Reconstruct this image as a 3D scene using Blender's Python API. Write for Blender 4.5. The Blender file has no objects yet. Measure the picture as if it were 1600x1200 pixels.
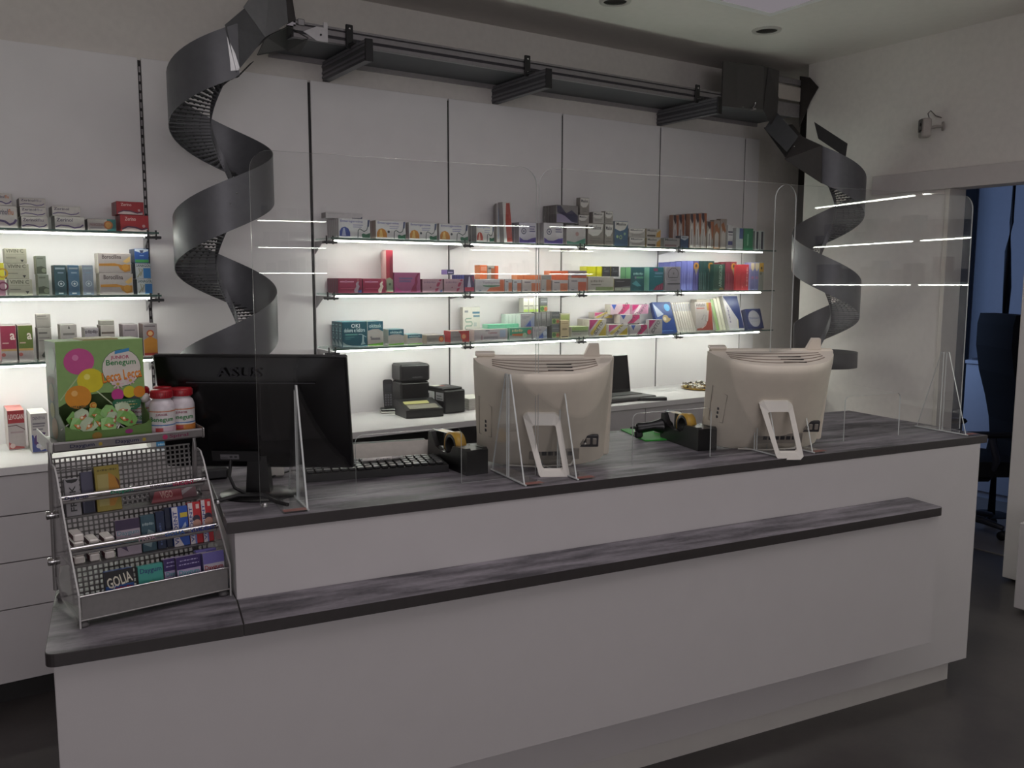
import bpy, bmesh, math, random
from math import pi, cos, sin, radians
from mathutils import Matrix, Vector

# ------------------------------------------------------------------ camera, light, exposure
scn = bpy.context.scene
COL = scn.collection
CAM_Z = 1.70
F_PX, YAW, PITCH, ROLL, CA = 1368.97, 0.5867995, 0.1193361, -0.0022718, -0.1309154
def cam_axes():
    fwd = Vector((sin(YAW)*cos(PITCH), cos(YAW)*cos(PITCH), -sin(PITCH)))
    right = Vector((cos(YAW), -sin(YAW), 0)); down = fwd.cross(right)
    return (cos(ROLL)*right + sin(ROLL)*down, -sin(ROLL)*right + cos(ROLL)*down, fwd)
AX_R, AX_D, AX_F = cam_axes()
cd = bpy.data.cameras.new('camera'); cam = bpy.data.objects.new('camera', cd); COL.objects.link(cam)
cd.sensor_width = 36.0; cd.sensor_fit = 'HORIZONTAL'; cd.lens = 36.0*F_PX/1600.0
cd.clip_start = 0.05; cd.clip_end = 100
m = Matrix.Identity(4)
for i in range(3):
    m[i][0] = AX_R[i]; m[i][1] = -AX_D[i]; m[i][2] = -AX_F[i]
m.translation = (0, 0, CAM_Z)
cam.matrix_world = m
scn.camera = cam

LED_POWER = 37.0        # radiance of the shelf light strips
WORLD_POWER = 0.30      # dusk sky outside the added windows
PANEL_POWER = 0.21      # ceiling light panel
OFFICE_POWER = 15.0     # added blue fill in the back office, source unseen
w = bpy.data.worlds.new('dusk'); scn.world = w; w.use_nodes = True
w.node_tree.nodes['Background'].inputs[0].default_value = (0.62, 0.56, 0.60, 1)
w.node_tree.nodes['Background'].inputs[1].default_value = WORLD_POWER
def area(name, loc, rot, sx, sy, power, color):
    l = bpy.data.lights.new(name, 'AREA'); l.shape = 'RECTANGLE'; l.size = sx; l.size_y = sy
    l.energy = power; l.color = color
    o = bpy.data.objects.new(name, l); COL.objects.link(o); o.location = loc; o.rotation_euler = rot
    return o
# added unseen fills at rear, left and in the office, plus a ceiling light
area('rear_fill_light', (-1.6, -5.1, 1.65), (radians(90), 0, 0), 4.0, 2.1, 78, (1.0, 0.95, 0.98))
area('left_fill_light', (-4.0, -1.6, 1.5), (radians(90), 0, radians(-90)), 4.6, 2.2, 6, (1.0, 0.95, 0.98))
area('shop_ceiling_light', (1.4, 1.2, 3.10), (0, 0, 0), 2.4, 1.8, 21, (1.0, 0.94, 0.96))
area('office_fill_light', (5.70, 4.6, 1.75), (radians(90), 0, radians(-90)), 1.6, 1.6, OFFICE_POWER, (0.36, 0.56, 1.0))
vs = scn.view_settings
scn.display_settings.display_device = 'sRGB'
vs.view_transform = 'Standard'; vs.look = 'None'; vs.exposure = 0.0; vs.gamma = 1.0; vs.use_curve_mapping = False
try:
    scn.cycles.use_denoising = True
    scn.cycles.max_bounces = 10; scn.cycles.transparent_max_bounces = 24
    scn.cycles.caustics_reflective = False; scn.cycles.caustics_refractive = False
    scn.cycles.sample_clamp_indirect = 4.0
except Exception: pass

# ------------------------------------------------------------------ pixels of the photograph to points of the room
def ray(x, y): return (AX_R*((x-800)/F_PX) + AX_D*((y-600)/F_PX) + AX_F)
CP = Vector((0, 0, CAM_Z))
def at_y(x, y, Y): d = ray(x, y); return CP + d*(Y/d.y)
def at_z(x, y, Z): d = ray(x, y); return CP + d*((Z-CAM_Z)/d.z)
def at_x(x, y, X): d = ray(x, y); return CP + d*(X/d.x)
U = Vector((cos(CA), sin(CA), 0)); V = Vector((-sin(CA), cos(CA), 0))
def uv(u, v, z=0.0): return U*u + V*v + Vector((0, 0, z))

# ------------------------------------------------------------------ materials
def lin(c):
    if isinstance(c, str):
        c = c.lstrip('#'); c = [int(c[i:i+2], 16)/255 for i in (0, 2, 4)]
    return tuple(((x/12.92) if x <= 0.04045 else ((x+0.055)/1.055)**2.4) for x in c) + (1.0,)
MATS = {}
def mat(col, rough=0.5, metal=0.0, grain=0.06, scale=40.0, bump=0.0, coat=0.0, key=None):
    k = key or (col, rough, metal, grain, scale, bump, coat)
    if k in MATS: return MATS[k]
    ma = bpy.data.materials.new('surface_%d' % len(MATS)); ma.use_nodes = True
    nt = ma.node_tree; b = nt.nodes['Principled BSDF']
    c = lin(col)
    b.inputs['Roughness'].default_value = rough; b.inputs['Metallic'].default_value = metal
    if coat: b.inputs['Coat Weight'].default_value = coat
    tc = nt.nodes.new('ShaderNodeTexCoord'); nz = nt.nodes.new('ShaderNodeTexNoise')
    nz.inputs['Scale'].default_value = scale; nz.inputs['Detail'].default_value = 4
    nt.links.new(tc.outputs['Object'], nz.inputs['Vector'])
    rp = nt.nodes.new('ShaderNodeValToRGB')
    rp.color_ramp.elements[0].position = 0.3; rp.color_ramp.elements[1].position = 0.7
    rp.color_ramp.elements[0].color = tuple(x*(1-grain) for x in c[:3]) + (1,)
    rp.color_ramp.elements[1].color = tuple(min(1, x*(1+grain)) for x in c[:3]) + (1,)
    nt.links.new(nz.outputs['Fac'], rp.inputs['Fac']); nt.links.new(rp.outputs['Color'], b.inputs['Base Color'])
    if bump:
        bp = nt.nodes.new('ShaderNodeBump'); bp.inputs['Strength'].default_value = bump; bp.inputs['Distance'].default_value = 0.002
        nt.links.new(nz.outputs['Fac'], bp.inputs['Height']); nt.links.new(bp.outputs['Normal'], b.inputs['Normal'])
    MATS[k] = ma
    return ma
def paper(col): return mat(col, 0.38, 0, 0.04, 60)
def glow(col, power, key):
    if key in MATS: return MATS[key]
    ma = bpy.data.materials.new(key); ma.use_nodes = True; nt = ma.node_tree
    nt.nodes.remove(nt.nodes['Principled BSDF'])
    e = nt.nodes.new('ShaderNodeEmission'); e.inputs[0].default_value = tuple(col)+(1,); e.inputs[1].default_value = power
    nt.links.new(e.outputs[0], nt.nodes['Material Output'].inputs[0])
    MATS[key] = ma; return ma
def clear(key, tint, ior=1.49, rough=0.0, haze=0.0):
    """thin clear sheet: light passes straight through, Fresnel mirror on the surface, a trace of dust"""
    if key in MATS: return MATS[key]
    ma = bpy.data.materials.new(key); ma.use_nodes = True; nt = ma.node_tree
    nt.nodes.remove(nt.nodes['Principled BSDF'])
    t = nt.nodes.new('ShaderNodeBsdfTransparent'); t.inputs[0].default_value = tuple(tint)+(1,)
    g = nt.nodes.new('ShaderNodeBsdfGlossy'); g.inputs['Roughness'].default_value = rough
    fr = nt.nodes.new('ShaderNodeFresnel')
    ge = nt.nodes.new('ShaderNodeNewGeometry'); mr = nt.nodes.new('ShaderNodeMapRange')
    mr.inputs['To Min'].default_value = ior; mr.inputs['To Max'].default_value = 1.0/ior      # same mirror strength on both faces of the sheet
    nt.links.new(ge.outputs['Backfacing'], mr.inputs['Value']); nt.links.new(mr.outputs[0], fr.inputs[0])
    mx = nt.nodes.new('ShaderNodeMixShader')
    nt.links.new(fr.outputs[0], mx.inputs[0]); nt.links.new(t.outputs[0], mx.inputs[1]); nt.links.new(g.outputs[0], mx.inputs[2])
    last = mx
    if haze:
        d = nt.nodes.new('ShaderNodeBsdfDiffuse'); d.inputs[0].default_value = (0.8, 0.8, 0.8, 1)
        nz = nt.nodes.new('ShaderNodeTexNoise'); nz.inputs['Scale'].default_value = 3.0
        mu = nt.nodes.new('ShaderNodeMath'); mu.operation = 'MULTIPLY'; mu.inputs[1].default_value = haze
        nt.links.new(nz.outputs['Fac'], mu.inputs[0])
        m2 = nt.nodes.new('ShaderNodeMixShader'); nt.links.new(mu.outputs[0], m2.inputs[0])
        nt.links.new(mx.outputs[0], m2.inputs[1]); nt.links.new(d.outputs[0], m2.inputs[2]); last = m2
    nt.links.new(last.outputs[0], nt.nodes['Material Output'].inputs[0])
    MATS[key] = ma; return ma
def laminate(key, dark, light, rough, sx=1.4, sy=7.0):
    """grey stone-look laminate with long cloudy streaks"""
    if key in MATS: return MATS[key]
    ma = bpy.data.materials.new(key); ma.use_nodes = True; nt = ma.node_tree; b = nt.nodes['Principled BSDF']
    b.inputs['Roughness'].default_value = rough
    tc = nt.nodes.new('ShaderNodeTexCoord'); mp = nt.nodes.new('ShaderNodeMapping')
    mp.inputs['Scale'].default_value = (sx, sy, 1)
    n1 = nt.nodes.new('ShaderNodeTexNoise'); n1.inputs['Scale'].default_value = 2.2; n1.inputs['Detail'].default_value = 8; n1.inputs['Roughness'].default_value = 0.62
    n2 = nt.nodes.new('ShaderNodeTexNoise'); n2.inputs['Scale'].default_value = 60; n2.inputs['Detail'].default_value = 3
    nt.links.new(tc.outputs['Object'], mp.inputs['Vector']); nt.links.new(mp.outputs[0], n1.inputs['Vector']); nt.links.new(tc.outputs['Object'], n2.inputs['Vector'])
    mx = nt.nodes.new('ShaderNodeMath'); mx.operation = 'MULTIPLY_ADD'; mx.inputs[1].default_value = 0.12; 
    nt.links.new(n2.outputs['Fac'], mx.inputs[0]); nt.links.new(n1.outputs['Fac'], mx.inputs[2])
    rp = nt.nodes.new('ShaderNodeValToRGB'); rp.color_ramp.elements[0].position = 0.42; rp.color_ramp.elements[1].position = 0.76
    rp.color_ramp.elements[0].color = lin(dark); rp.color_ramp.elements[1].color = lin(light)
    nt.links.new(mx.outputs[0], rp.inputs['Fac']); nt.links.new(rp.outputs['Color'], b.inputs['Base Color'])
    MATS[key] = ma; return ma

WHITE = mat('#c2bdbf', 0.42, 0, 0.015, 12)            # white melamine furniture
PANELW = mat('#eae6e8', 0.40, 0, 0.015, 9)
WALLP = mat('#e0dad6', 0.85, 0, 0.03, 30, 0.15)       # painted plaster
CEILP = mat('#ddd6d2', 0.9, 0, 0.02, 20)
BLACKP = mat('#121113', 0.32, 0, 0.1, 60)
BLACKM = mat('#1b1a1c', 0.55, 0, 0.1, 60)
STEEL = mat('#a5a3a5', 0.28, 0.9, 0.05, 80)
CHROME = mat('#d8d6d8', 0.12, 1.0, 0.03, 80)
ALU = mat('#a09c9e', 0.38, 0.75, 0.05, 60)
GREYM = mat('#626267', 0.42, 0.35, 0.06, 30)          # grey sheet metal of the chutes
DGREY = mat('#3a393c', 0.5, 0.2, 0.08, 40)
BEIGE = mat('#e4dacb', 0.42, 0, 0.025, 25)            # monitor plastic
STONE = laminate('stone_laminate', '#3d3a40', '#99939b', 0.5)
EDGE = mat('#332e2f', 0.5, 0, 0.08, 50)
FLOORM = laminate('resin_floor', '#433f3f', '#565150', 0.38, 1.0, 1.0)
ACRYL = clear('clear_acrylic', (0.99, 0.992, 0.992), 1.49, 0.0, 0.008)
ACRYE = mat('#cfd2d2', 0.2, 0, 0.02, 30)
GLASS = clear('shelf_glass', (0.90, 0.96, 0.94), 1.5)
GLASSE = mat('#4d6660', 0.15, 0, 0.05, 30)
LED = glow((0.965, 1.0, 0.885), LED_POWER, 'led_light')

# ------------------------------------------------------------------ mesh builder
class MB:
    def __init__(s): s.v = []; s.f = []; s.mi = []; s.ms = []; s.sm = []
    def mid(s, ma):
        if ma not in s.ms: s.ms.append(ma)
        return s.ms.index(ma)
    def add(s, vs, fs, ma, M=None, smooth=False):
        o = len(s.v); i = s.mid(ma)
        s.v += [tuple(M @ Vector(p)) if M is not None else tuple(p) for p in vs]
        for f in fs: s.f.append([k+o for k in f]); s.mi.append(i); s.sm.append(smooth)
        return s
    def box(s, x0, x1, y0, y1, z0, z1, ma, M=None):
        vs = [(x, y, z) for z in (z0, z1) for y in (y0, y1) for x in (x0, x1)]
        fs = [(0, 2, 3, 1), (4, 5, 7, 6), (0, 1, 5, 4), (2, 6, 7, 3), (0, 4, 6, 2), (1, 3, 7, 5)]
        return s.add(vs, fs, ma, M)
    def cbox(s, x0, x1, y0, y1, z0, z1, ma, c=0.002, M=None, mats=None):
        """box with chamfered edges; mats = dict of face direction to material"""
        c = min(c, (x1-x0)*.45, (y1-y0)*.45, (z1-z0)*.45)
        P = {}
        vs = []
        lo = (x0, y0, z0); hi = (x1, y1, z1)
        for a in (0, 1):
            for b in (0, 1):
                for d in (0, 1):
                    k = (a, b, d)
                    base = [hi[i] if k[i] else lo[i] for i in range(3)]
                    for ax in range(3):      # vertex lying on the face normal to axis ax
                        q = [base[i] + (0 if i == ax else (-c if k[i] else c)) for i in range(3)]
                        P[(k, ax)] = len(vs); vs.append(tuple(q))
        groups = {}
        def put(f, nrm, d):
            a, b, e = (Vector(vs[f[i]]) for i in (0, 1, 2))
            if (b-a).cross(e-a).dot(Vector(nrm)) < 0: f = f[::-1]
            groups.setdefault(d, []).append(f)
        for ax in range(3):
            o = [i for i in range(3) if i != ax]
            for sgn in (0, 1):
                ks = []
                for a, b in ((0, 0), (1, 0), (1, 1), (0, 1)):
                    k = [0, 0, 0]; k[ax] = sgn; k[o[0]] = a; k[o[1]] = b; ks.append(tuple(k))
                n = [0, 0, 0]; n[ax] = 1 if sgn else -1
                put([P[(k, ax)] for k in ks], n, ('-' if not sgn else '+') + 'xyz'[ax])
        for ax in range(3):
            o = [i for i in range(3) if i != ax]
            for a in (0, 1):
                for b in (0, 1):
                    k0 = [0, 0, 0]; k0[o[0]] = a; k0[o[1]] = b; k1 = list(k0); k1[ax] = 1
                    n = [0, 0, 0]; n[o[0]] = 1 if a else -1; n[o[1]] = 1 if b else -1
                    put([P[(tuple(k0), o[0])], P[(tuple(k1), o[0])], P[(tuple(k1), o[1])], P[(tuple(k0), o[1])]], n, 'e')
        for a in (0, 1):
            for b in (0, 1):
                for d in (0, 1):
                    put([P[((a, b, d), i)] for i in range(3)], [1 if q else -1 for q in (a, b, d)], 'e')
        o = len(s.v)
        s.v += [tuple(M @ Vector(p)) if M is not None else p for p in vs]
        for d, fl in groups.items():
            ma2 = (mats or {}).get(d, ma); i = s.mid(ma2)
            for f in fl: s.f.append([k+o for k in f]); s.mi.append(i); s.sm.append(False)
        return s
    def prism(s, poly, h0, h1, ma, axis='z', M=None, smooth=False):
        """extrude a 2D polygon; axis z: (x,y), axis y: (x,z), axis x: (y,z)"""
        n = len(poly)
        def P(p, h): return {'z': (p[0], p[1], h), 'y': (p[0], h, p[1]), 'x': (h, p[0], p[1])}[axis]
        vs = [P(p, h0) for p in poly] + [P(p, h1) for p in poly]
        fs = [tuple(range(n))[::-1], tuple(range(n, 2*n))] + [(i, (i+1) % n, (i+1) % n+n, i+n) for i in range(n)]
        ar = sum(poly[i][0]*poly[(i+1) % n][1]-poly[(i+1) % n][0]*poly[i][1] for i in range(n))
        flip = (ar < 0) != (axis == 'y')
        if h1 < h0: flip = not flip
        if flip: fs = [f[::-1] for f in fs]
        return s.add(vs, fs, ma, M, smooth)
    def tube(s, pts, r, ma, n=8, M=None, cap=True):
        pts = [Vector(p) for p in pts]; vs = []; fs = []
        up = Vector((0, 0, 1))
        for i, p in enumerate(pts):
            t = (pts[min(i+1, len(pts)-1)] - pts[max(i-1, 0)]).normalized()
            a = t.cross(up)
            if a.length < 1e-3: a = t.cross(Vector((1, 0, 0)))
            a.normalize(); b = t.cross(a)
            rr = r[i] if isinstance(r, (list, tuple)) else r
            for k in range(n): vs.append(p + (a*cos(2*pi*k/n) + b*sin(2*pi*k/n))*rr)
        for i in range(len(pts)-1):
            for k in range(n):
                fs.append((i*n+k, i*n+(k+1) % n, (i+1)*n+(k+1) % n, (i+1)*n+k))
        s.add(vs, fs, ma, M, True)
        if cap:
            s.add(vs[:n], [tuple(range(n))], ma, M); s.add(vs[-n:], [tuple(range(n))[::-1]], ma, M)
        return s
    def lathe(s, prof, ma, n=24, M=None, smooth=True):
        vs = [(r*cos(2*pi*k/n), r*sin(2*pi*k/n), z) for r, z in prof for k in range(n)]
        fs = [(i*n+k, i*n+(k+1) % n, (i+1)*n+(k+1) % n, (i+1)*n+k) for i in range(len(prof)-1) for k in range(n)]
        return s.add(vs, fs, ma, M, smooth)
    def plate(s, poly3, th, ma, M=None):
        """thin plate from a planar 3D polygon, given thickness along its normal"""
        ps = [Vector(p) for p in poly3]; n = len(ps)
        nr = (ps[1]-ps[0]).cross(ps[2]-ps[0]).normalized()*th
        vs = ps + [p+nr for p in ps]
        fs = [tuple(range(n))[::-1], tuple(range(n, 2*n))] + [(i, (i+1) % n, (i+1) % n+n, i+n) for i in range(n)]
        return s.add(vs, fs, ma, M)
    def build(s, name, parent=None, M=None, link=True):
        me = bpy.data.meshes.new(name); me.from_pydata(s.v, [], s.f)
        for x in s.ms: me.materials.append(x)
        me.polygons.foreach_set('material_index', s.mi); me.polygons.foreach_set('use_smooth', s.sm)
        me.validate(clean_customdata=False); me.update()
        o = bpy.data.objects.new(name, me); COL.objects.link(o)
        if parent is not None: o.parent = parent
        if M is not None: o.matrix_local = M
        return o
FONTCACHE = {}
def text_geo(st):
    """outline of a word in the built-in font, as unit box geometry"""
    if st in FONTCACHE: return FONTCACHE[st]
    cu = bpy.data.curves.new('t', 'FONT'); cu.body = st; cu.size = 1.0; cu.resolution_u = 2; cu.offset = 0.018
    ob = bpy.data.objects.new('t', cu)
    me = bpy.data.meshes.new_from_object(ob)
    vs = [v.co.copy() for v in me.vertices]; fs = [tuple(p.vertices) for p in me.polygons]
    bpy.data.objects.remove(ob); bpy.data.curves.remove(cu); bpy.data.meshes.remove(me)
    if not vs: return ([], [])
    x0 = min(v.x for v in vs); x1 = max(v.x for v in vs); y0 = min(v.y for v in vs); y1 = max(v.y for v in vs)
    vs = [((v.x-x0)/max(1e-6, x1-x0), (v.y-y0)/max(1e-6, y1-y0)) for v in vs]
    FONTCACHE[st] = (vs, fs); return FONTCACHE[st]
def ink(mb, W, H, prints, M):
    """flat print on a face: local x right 0..W, y up 0..H, z out of the face; all prints in 0..1 of the face"""
    k = 0
    for p in prints:
        k += 1; z = 0.00015 + 0.00006*k
        t = p[0]
        if t == 'r':
            _, x0, y0, x1, y1, c = p
            mb.add([(x0*W, y0*H, z), (x1*W, y0*H, z), (x1*W, y1*H, z), (x0*W, y1*H, z)], [(0, 1, 2, 3)], paper(c), M)
        elif t == 'p':
            ps = [(x*W, y*H, z) for x, y in p[1]]
            ar = sum(ps[i][0]*ps[(i+1) % len(ps)][1]-ps[(i+1) % len(ps)][0]*ps[i][1] for i in range(len(ps)))
            mb.add(ps, [tuple(range(len(ps)))] if ar > 0 else [tuple(range(len(ps)))[::-1]], paper(p[2]), M)
        elif t == 'c':
            _, x, y, r, c = p[:5]; n = 20; ry = p[5]*r if len(p) > 5 else r
            mb.add([(x*W+r*H*cos(2*pi*i/n), y*H+ry*H*sin(2*pi*i/n), z) for i in range(n)], [tuple(range(n))], paper(c), M)
        elif t == 'o':      # ring
            _, x, y, r, r2, c = p; n = 20
            vs = [(x*W+q*H*cos(2*pi*i/n), y*H+q*H*sin(2*pi*i/n), z) for q in (r2, r) for i in range(n)]
            mb.add(vs, [(i, n+i, n+(i+1) % n, (i+1) % n) for i in range(n)], paper(c), M)
        elif t == 'l':      # stroke along points
            _, pts, wd, c = p
            q = [Vector((x*W, y*H)) for x, y in pts]; vs = []
            for i, a in enumerate(q):
                d = (q[min(i+1, len(q)-1)]-q[max(i-1, 0)]).normalized(); nn = Vector((-d.y, d.x))*wd*H/2
                vs += [(a.x-nn.x, a.y-nn.y, z), (a.x+nn.x, a.y+nn.y, z)]
            mb.add(vs, [(2*i, 2*i+2, 2*i+3, 2*i+1) for i in range(len(q)-1)], paper(c), M)
        elif t == 'g':      # unreadable small print: a line of broken strokes
            x0, y0, x1, y1, c = p[1:6]; up = len(p) > 6
            vs = []; fs = []; q = 0.0; kk = 0
            while q < 1.0:
                e = min(1.0, q+(0.10, 0.06, 0.13)[kk % 3]); lo = (0.1, 0.25, 0.18)[kk % 3]; hi = (0.9, 0.8, 0.7)[(kk+1) % 3]
                if up: r4 = (x0+(x1-x0)*lo, y0+(y1-y0)*q, x0+(x1-x0)*hi, y0+(y1-y0)*e)
                else: r4 = (x0+(x1-x0)*q, y0+(y1-y0)*lo, x0+(x1-x0)*e, y0+(y1-y0)*hi)
                b = len(vs); vs += [(r4[0]*W, r4[1]*H, z), (r4[2]*W, r4[1]*H, z), (r4[2]*W, r4[3]*H, z), (r4[0]*W, r4[3]*H, z)]; fs.append((b, b+1, b+2, b+3))
                q = e+0.035; kk += 1
            mb.add(vs, fs, paper(c), M)
        elif t == 't':      # word fitted into a box; rot 1 = reading upwards; or tilt in degrees
            x0, y0, x1, y1, st, c = p[1:7]; rot = p[7] if len(p) > 7 else 0
            vs, fs = text_geo(st)
            a, b = (x1-x0)*W, (y1-y0)*H; out = []
            for x, y in vs:
                if rot == 1: out.append((x0*W+(1-y)*a, y0*H+x*b, z))
                elif rot: 
                    px, py = (x-.5)*a, (y-.5)*b; r = radians(rot)
                    out.append(((x0+x1)/2*W+px*cos(r)-py*sin(r), (y0+y1)/2*H+px*sin(r)+py*cos(r), z))
                else: out.append((x0*W+x*a, y0*H+y*b, z))
            mb.add(out, fs, paper(c), M)
FRONT = Matrix(((1, 0, 0, 0), (0, 0, -1, 0), (0, 1, 0, 0), (0, 0, 0, 1)))     # face at y=0 looking to -y
def LEFT(d): return Matrix(((0, 0, -1, 0), (-1, 0, 0, d), (0, 1, 0, 0), (0, 0, 0, 1)))   # face at x=0 looking to -x
def tag(o, label, cat, group=None, kind=None):
    if label: o['label'] = label
    if cat: o['category'] = cat
    if group: o['group'] = group
    if kind: o['kind'] = kind
    return o
def thing(name, label, cat, M=None, group=None):
    o = bpy.data.objects.new(name, None); COL.objects.link(o); o.empty_display_size = 0.05
    if M is not None: o.matrix_world = M
    return tag(o, label, cat, group)
def TR(loc, rz=0.0): return Matrix.Translation(Vector(loc)) @ Matrix.Rotation(rz, 4, 'Z')
def struct(mb, name, parent=None):
    o = mb.build(name, parent)
    if parent is None: o['kind'] = 'structure'
    return o
def copy_thing(o, M, label=None, group=None):
    c = o.copy(); COL.objects.link(c); c.matrix_world = M
    if label: c['label'] = label
    if group: c['group'] = group
    for ch in list(o.children):
        k = ch.copy(); COL.objects.link(k); k.parent = c; k.matrix_parent_inverse = ch.matrix_parent_inverse.copy()
        for g in list(ch.children):
            q = g.copy(); COL.objects.link(q); q.parent = k
    return c
# ------------------------------------------------------------------ room shell
YW = 4.44; PY = 4.42; XR = 5.09; HC = 3.15
mb = MB(); mb.box(-4.3, 8.6, -5.4, 6.3, -0.12, 0.0, FLOORM); struct(mb, 'floor')
mb = MB(); mb.box(-4.3, 8.6, -5.4, 6.3, HC, HC+0.15, CEILP); ceil_o = struct(mb, 'ceiling')
mb = MB(); mb.box(-4.3, 5.56, YW, YW+0.18, 0, HC, WALLP); wall_back = struct(mb, 'wall_back')
# panels on the wall with dark slotted uprights between them
JX = [-0.744, 0.068, 0.880, 1.691, 2.504, 3.306, 4.118, 4.937]
RAILD = mat('#2a2729', 0.5, 0.4, 0.1, 60)
PT = 2.704
edges = JX + [5.09]
for i in range(len(edges)-1):
    mb = MB(); mb.cbox(edges[i]+(0.0055 if i not in (1, 2, 3) else 0.008), edges[i+1]-(0.0055 if i not in (0, 1, 2) else 0.008), PY-0.001, YW-0.002, 0.10, PT, PANELW, 0.0015)
    mb.build('wall_panel', wall_back)
for x in JX:
    mb = MB(); mb.box(x-0.0075, x+0.0075, PY+0.006, YW-0.001, 0.10, PT-0.01, RAILD)
    if x in (0.880, 0.068):
        z = 1.0
        while z < PT-0.05:      # slots of the upright
            mb.box(x-0.0035, x+0.0035, PY+0.003, PY+0.0065, z, z+0.026, mat('#8f8a8c', 0.4, 0.6)); z += 0.04
    mb.build('slotted_upright', wall_back)
# right wall with the opening to the back office, sliding door head over it
mb = MB(); mb.box(XR, XR+0.16, 2.985, 4.02, 0, HC, WALLP); mb.box(XR, XR+0.16, 2.47, 2.985, 2.24, HC, WALLP); mb.box(XR, XR+0.16, -5.4, 2.47, 0, HC, WALLP)
wall_right = struct(mb, 'wall_right')
mb = MB(); mb.cbox(XR-0.035, XR-0.001, 1.2, 3.47, 2.236, 2.352, mat('#c9c2c1', 0.6, 0, 0.02, 20), 0.003); mb.build('door_head_cover', wall_right)
mb = MB(); mb.cbox(XR-0.012, XR+0.162, 2.965, 2.992, 0, 2.24, mat('#d6d0c8', 0.5, 0, 0.02, 20), 0.002); mb.build('door_jamb', wall_right)
mb = MB(); mb.cbox(XR-0.085, XR-0.002, 2.05, 2.475, 0.02, 2.235, mat('#d2cdcd', 0.45, 0, 0.015, 10), 0.003); struct(mb, 'door_1')   # sliding leaf
# alcove behind the right wall, end wall coloured dark for the unlit gap
mb = MB(); mb.box(5.55, 5.60, 4.02, YW+0.18, 0, HC, mat('#2b2625', 0.7)); mb.box(5.25, 5.60, 4.02, 4.06, 0, HC, WALLP); struct(mb, 'wall_alcove')
# rest of the shop behind the photographer, windows added for light, and the office
mb = MB(); mb.box(0.55, 5.25, -5.4, -5.2, 0, HC, WALLP); mb.box(-4.3, -3.75, -5.4, -5.2, 0, HC, WALLP); mb.box(-3.75, 0.55, -5.4, -5.2, 0, 0.45, WALLP); mb.box(-3.75, 0.55, -5.4, -5.2, 2.80, HC, WALLP); struct(mb, 'wall_rear')
mb = MB()
for x in (-3.75, -2.34, -0.93, 0.49): mb.box(x, x+0.06, -5.34, -5.26, 0.45, 2.80, ALU)
mb.box(-3.75, 0.55, -5.34, -5.26, 0.45, 0.51, ALU); mb.box(-3.75, 0.55, -5.34, -5.26, 2.74, 2.80, ALU)
win2 = struct(mb, 'added_window_2')  # unseen window added for the frontal light from the rear
mb = MB(); mb.box(-3.69, 0.49, -5.303, -5.297, 0.51, 2.74, GLASS); mb.build('pane', win2)
mb = MB(); mb.box(-4.3, -4.1, -5.2, 6.3, 0, 0.35, WALLP); mb.box(-4.3, -4.1, -5.2, 6.3, 2.65, HC, WALLP); mb.box(-4.3, -4.1, 0.9, 6.3, 0.35, 2.65, WALLP); mb.box(-4.3, -4.1, -5.2, -4.1, 0.35, 2.65, WALLP)
struct(mb, 'wall_left')
mb = MB()
for y in (-4.1, -2.46, -0.82, 0.85): mb.box(-4.22, -4.16, y, y+0.05, 0.35, 2.65, ALU)
mb.box(-4.22, -4.16, -4.1, 0.9, 0.35, 0.40, ALU); mb.box(-4.22, -4.16, -4.1, 0.9, 2.60, 2.65, ALU)
win = struct(mb, 'added_window_1')  # unseen window added to let light in from the left
mb = MB(); mb.box(-4.193, -4.187, -4.05, 0.85, 0.40, 2.60, GLASS); mb.build('pane', win)
OFW = mat('#b9bcc6', 0.8, 0, 0.02, 20)
mb = MB(); mb.box(8.4, 8.6, 1.0, 6.3, 0, HC, OFW); mb.box(5.25, 8.6, 1.0, 1.15, 0, HC, OFW); mb.box(5.6, 8.6, 6.1, 6.3, 0, HC, OFW)
struct(mb, 'wall_office')
mb = MB(); mb.box(5.46, 8.4, 1.15, 6.1, 0.0, 0.006, mat('#8a8480', 0.5, 0, 0.04, 8)); struct(mb, 'floor_office')

# ceiling light panel and downlights
t = thing('ceiling_light_panel', 'large white square light panel set into the ceiling near the right wall', 'ceiling light', TR((2.76, 2.2, HC)))
mb = MB()
for a in ((-1.2, 1.2, 1.16, 1.2), (-1.2, 1.2, -1.2, -1.16), (-1.2, -1.16, -1.16, 1.16), (1.16, 1.2, -1.16, 1.16)): mb.box(a[0], a[1], a[2], a[3], -0.014, 0.0, PANELW)
mb.build('frame', t)
mb = MB(); mb.box(-1.16, 1.16, -1.16, 1.16, -0.012, -0.002, glow((0.95, 0.86, 0.93), PANEL_POWER, 'panel_light')); mb.build('diffuser', t)
for (x, y, lab) in ((4.195, 3.624, 'round recessed ceiling downlight beside the corner of the light panel, switched off'), (3.108, 3.705, 'round recessed ceiling downlight cut by the top edge of the picture')):
    t = thing('downlight', lab, 'downlight', TR((x, y, HC)), 'recessed ceiling downlights')
    mb = MB(); mb.lathe([(0.060, -0.002), (0.064, -0.010), (0.082, -0.008), (0.086, 0.0)], mat('#b8b2ae', 0.4), 28); mb.build('ring', t)
    mb = MB(); mb.lathe([(0.061, -0.004), (0.054, -0.0030), (0.03, -0.0022), (0.0005, -0.002)], mat('#3f3b39', 0.25, 0.6), 24); mb.build('reflector', t)
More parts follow.
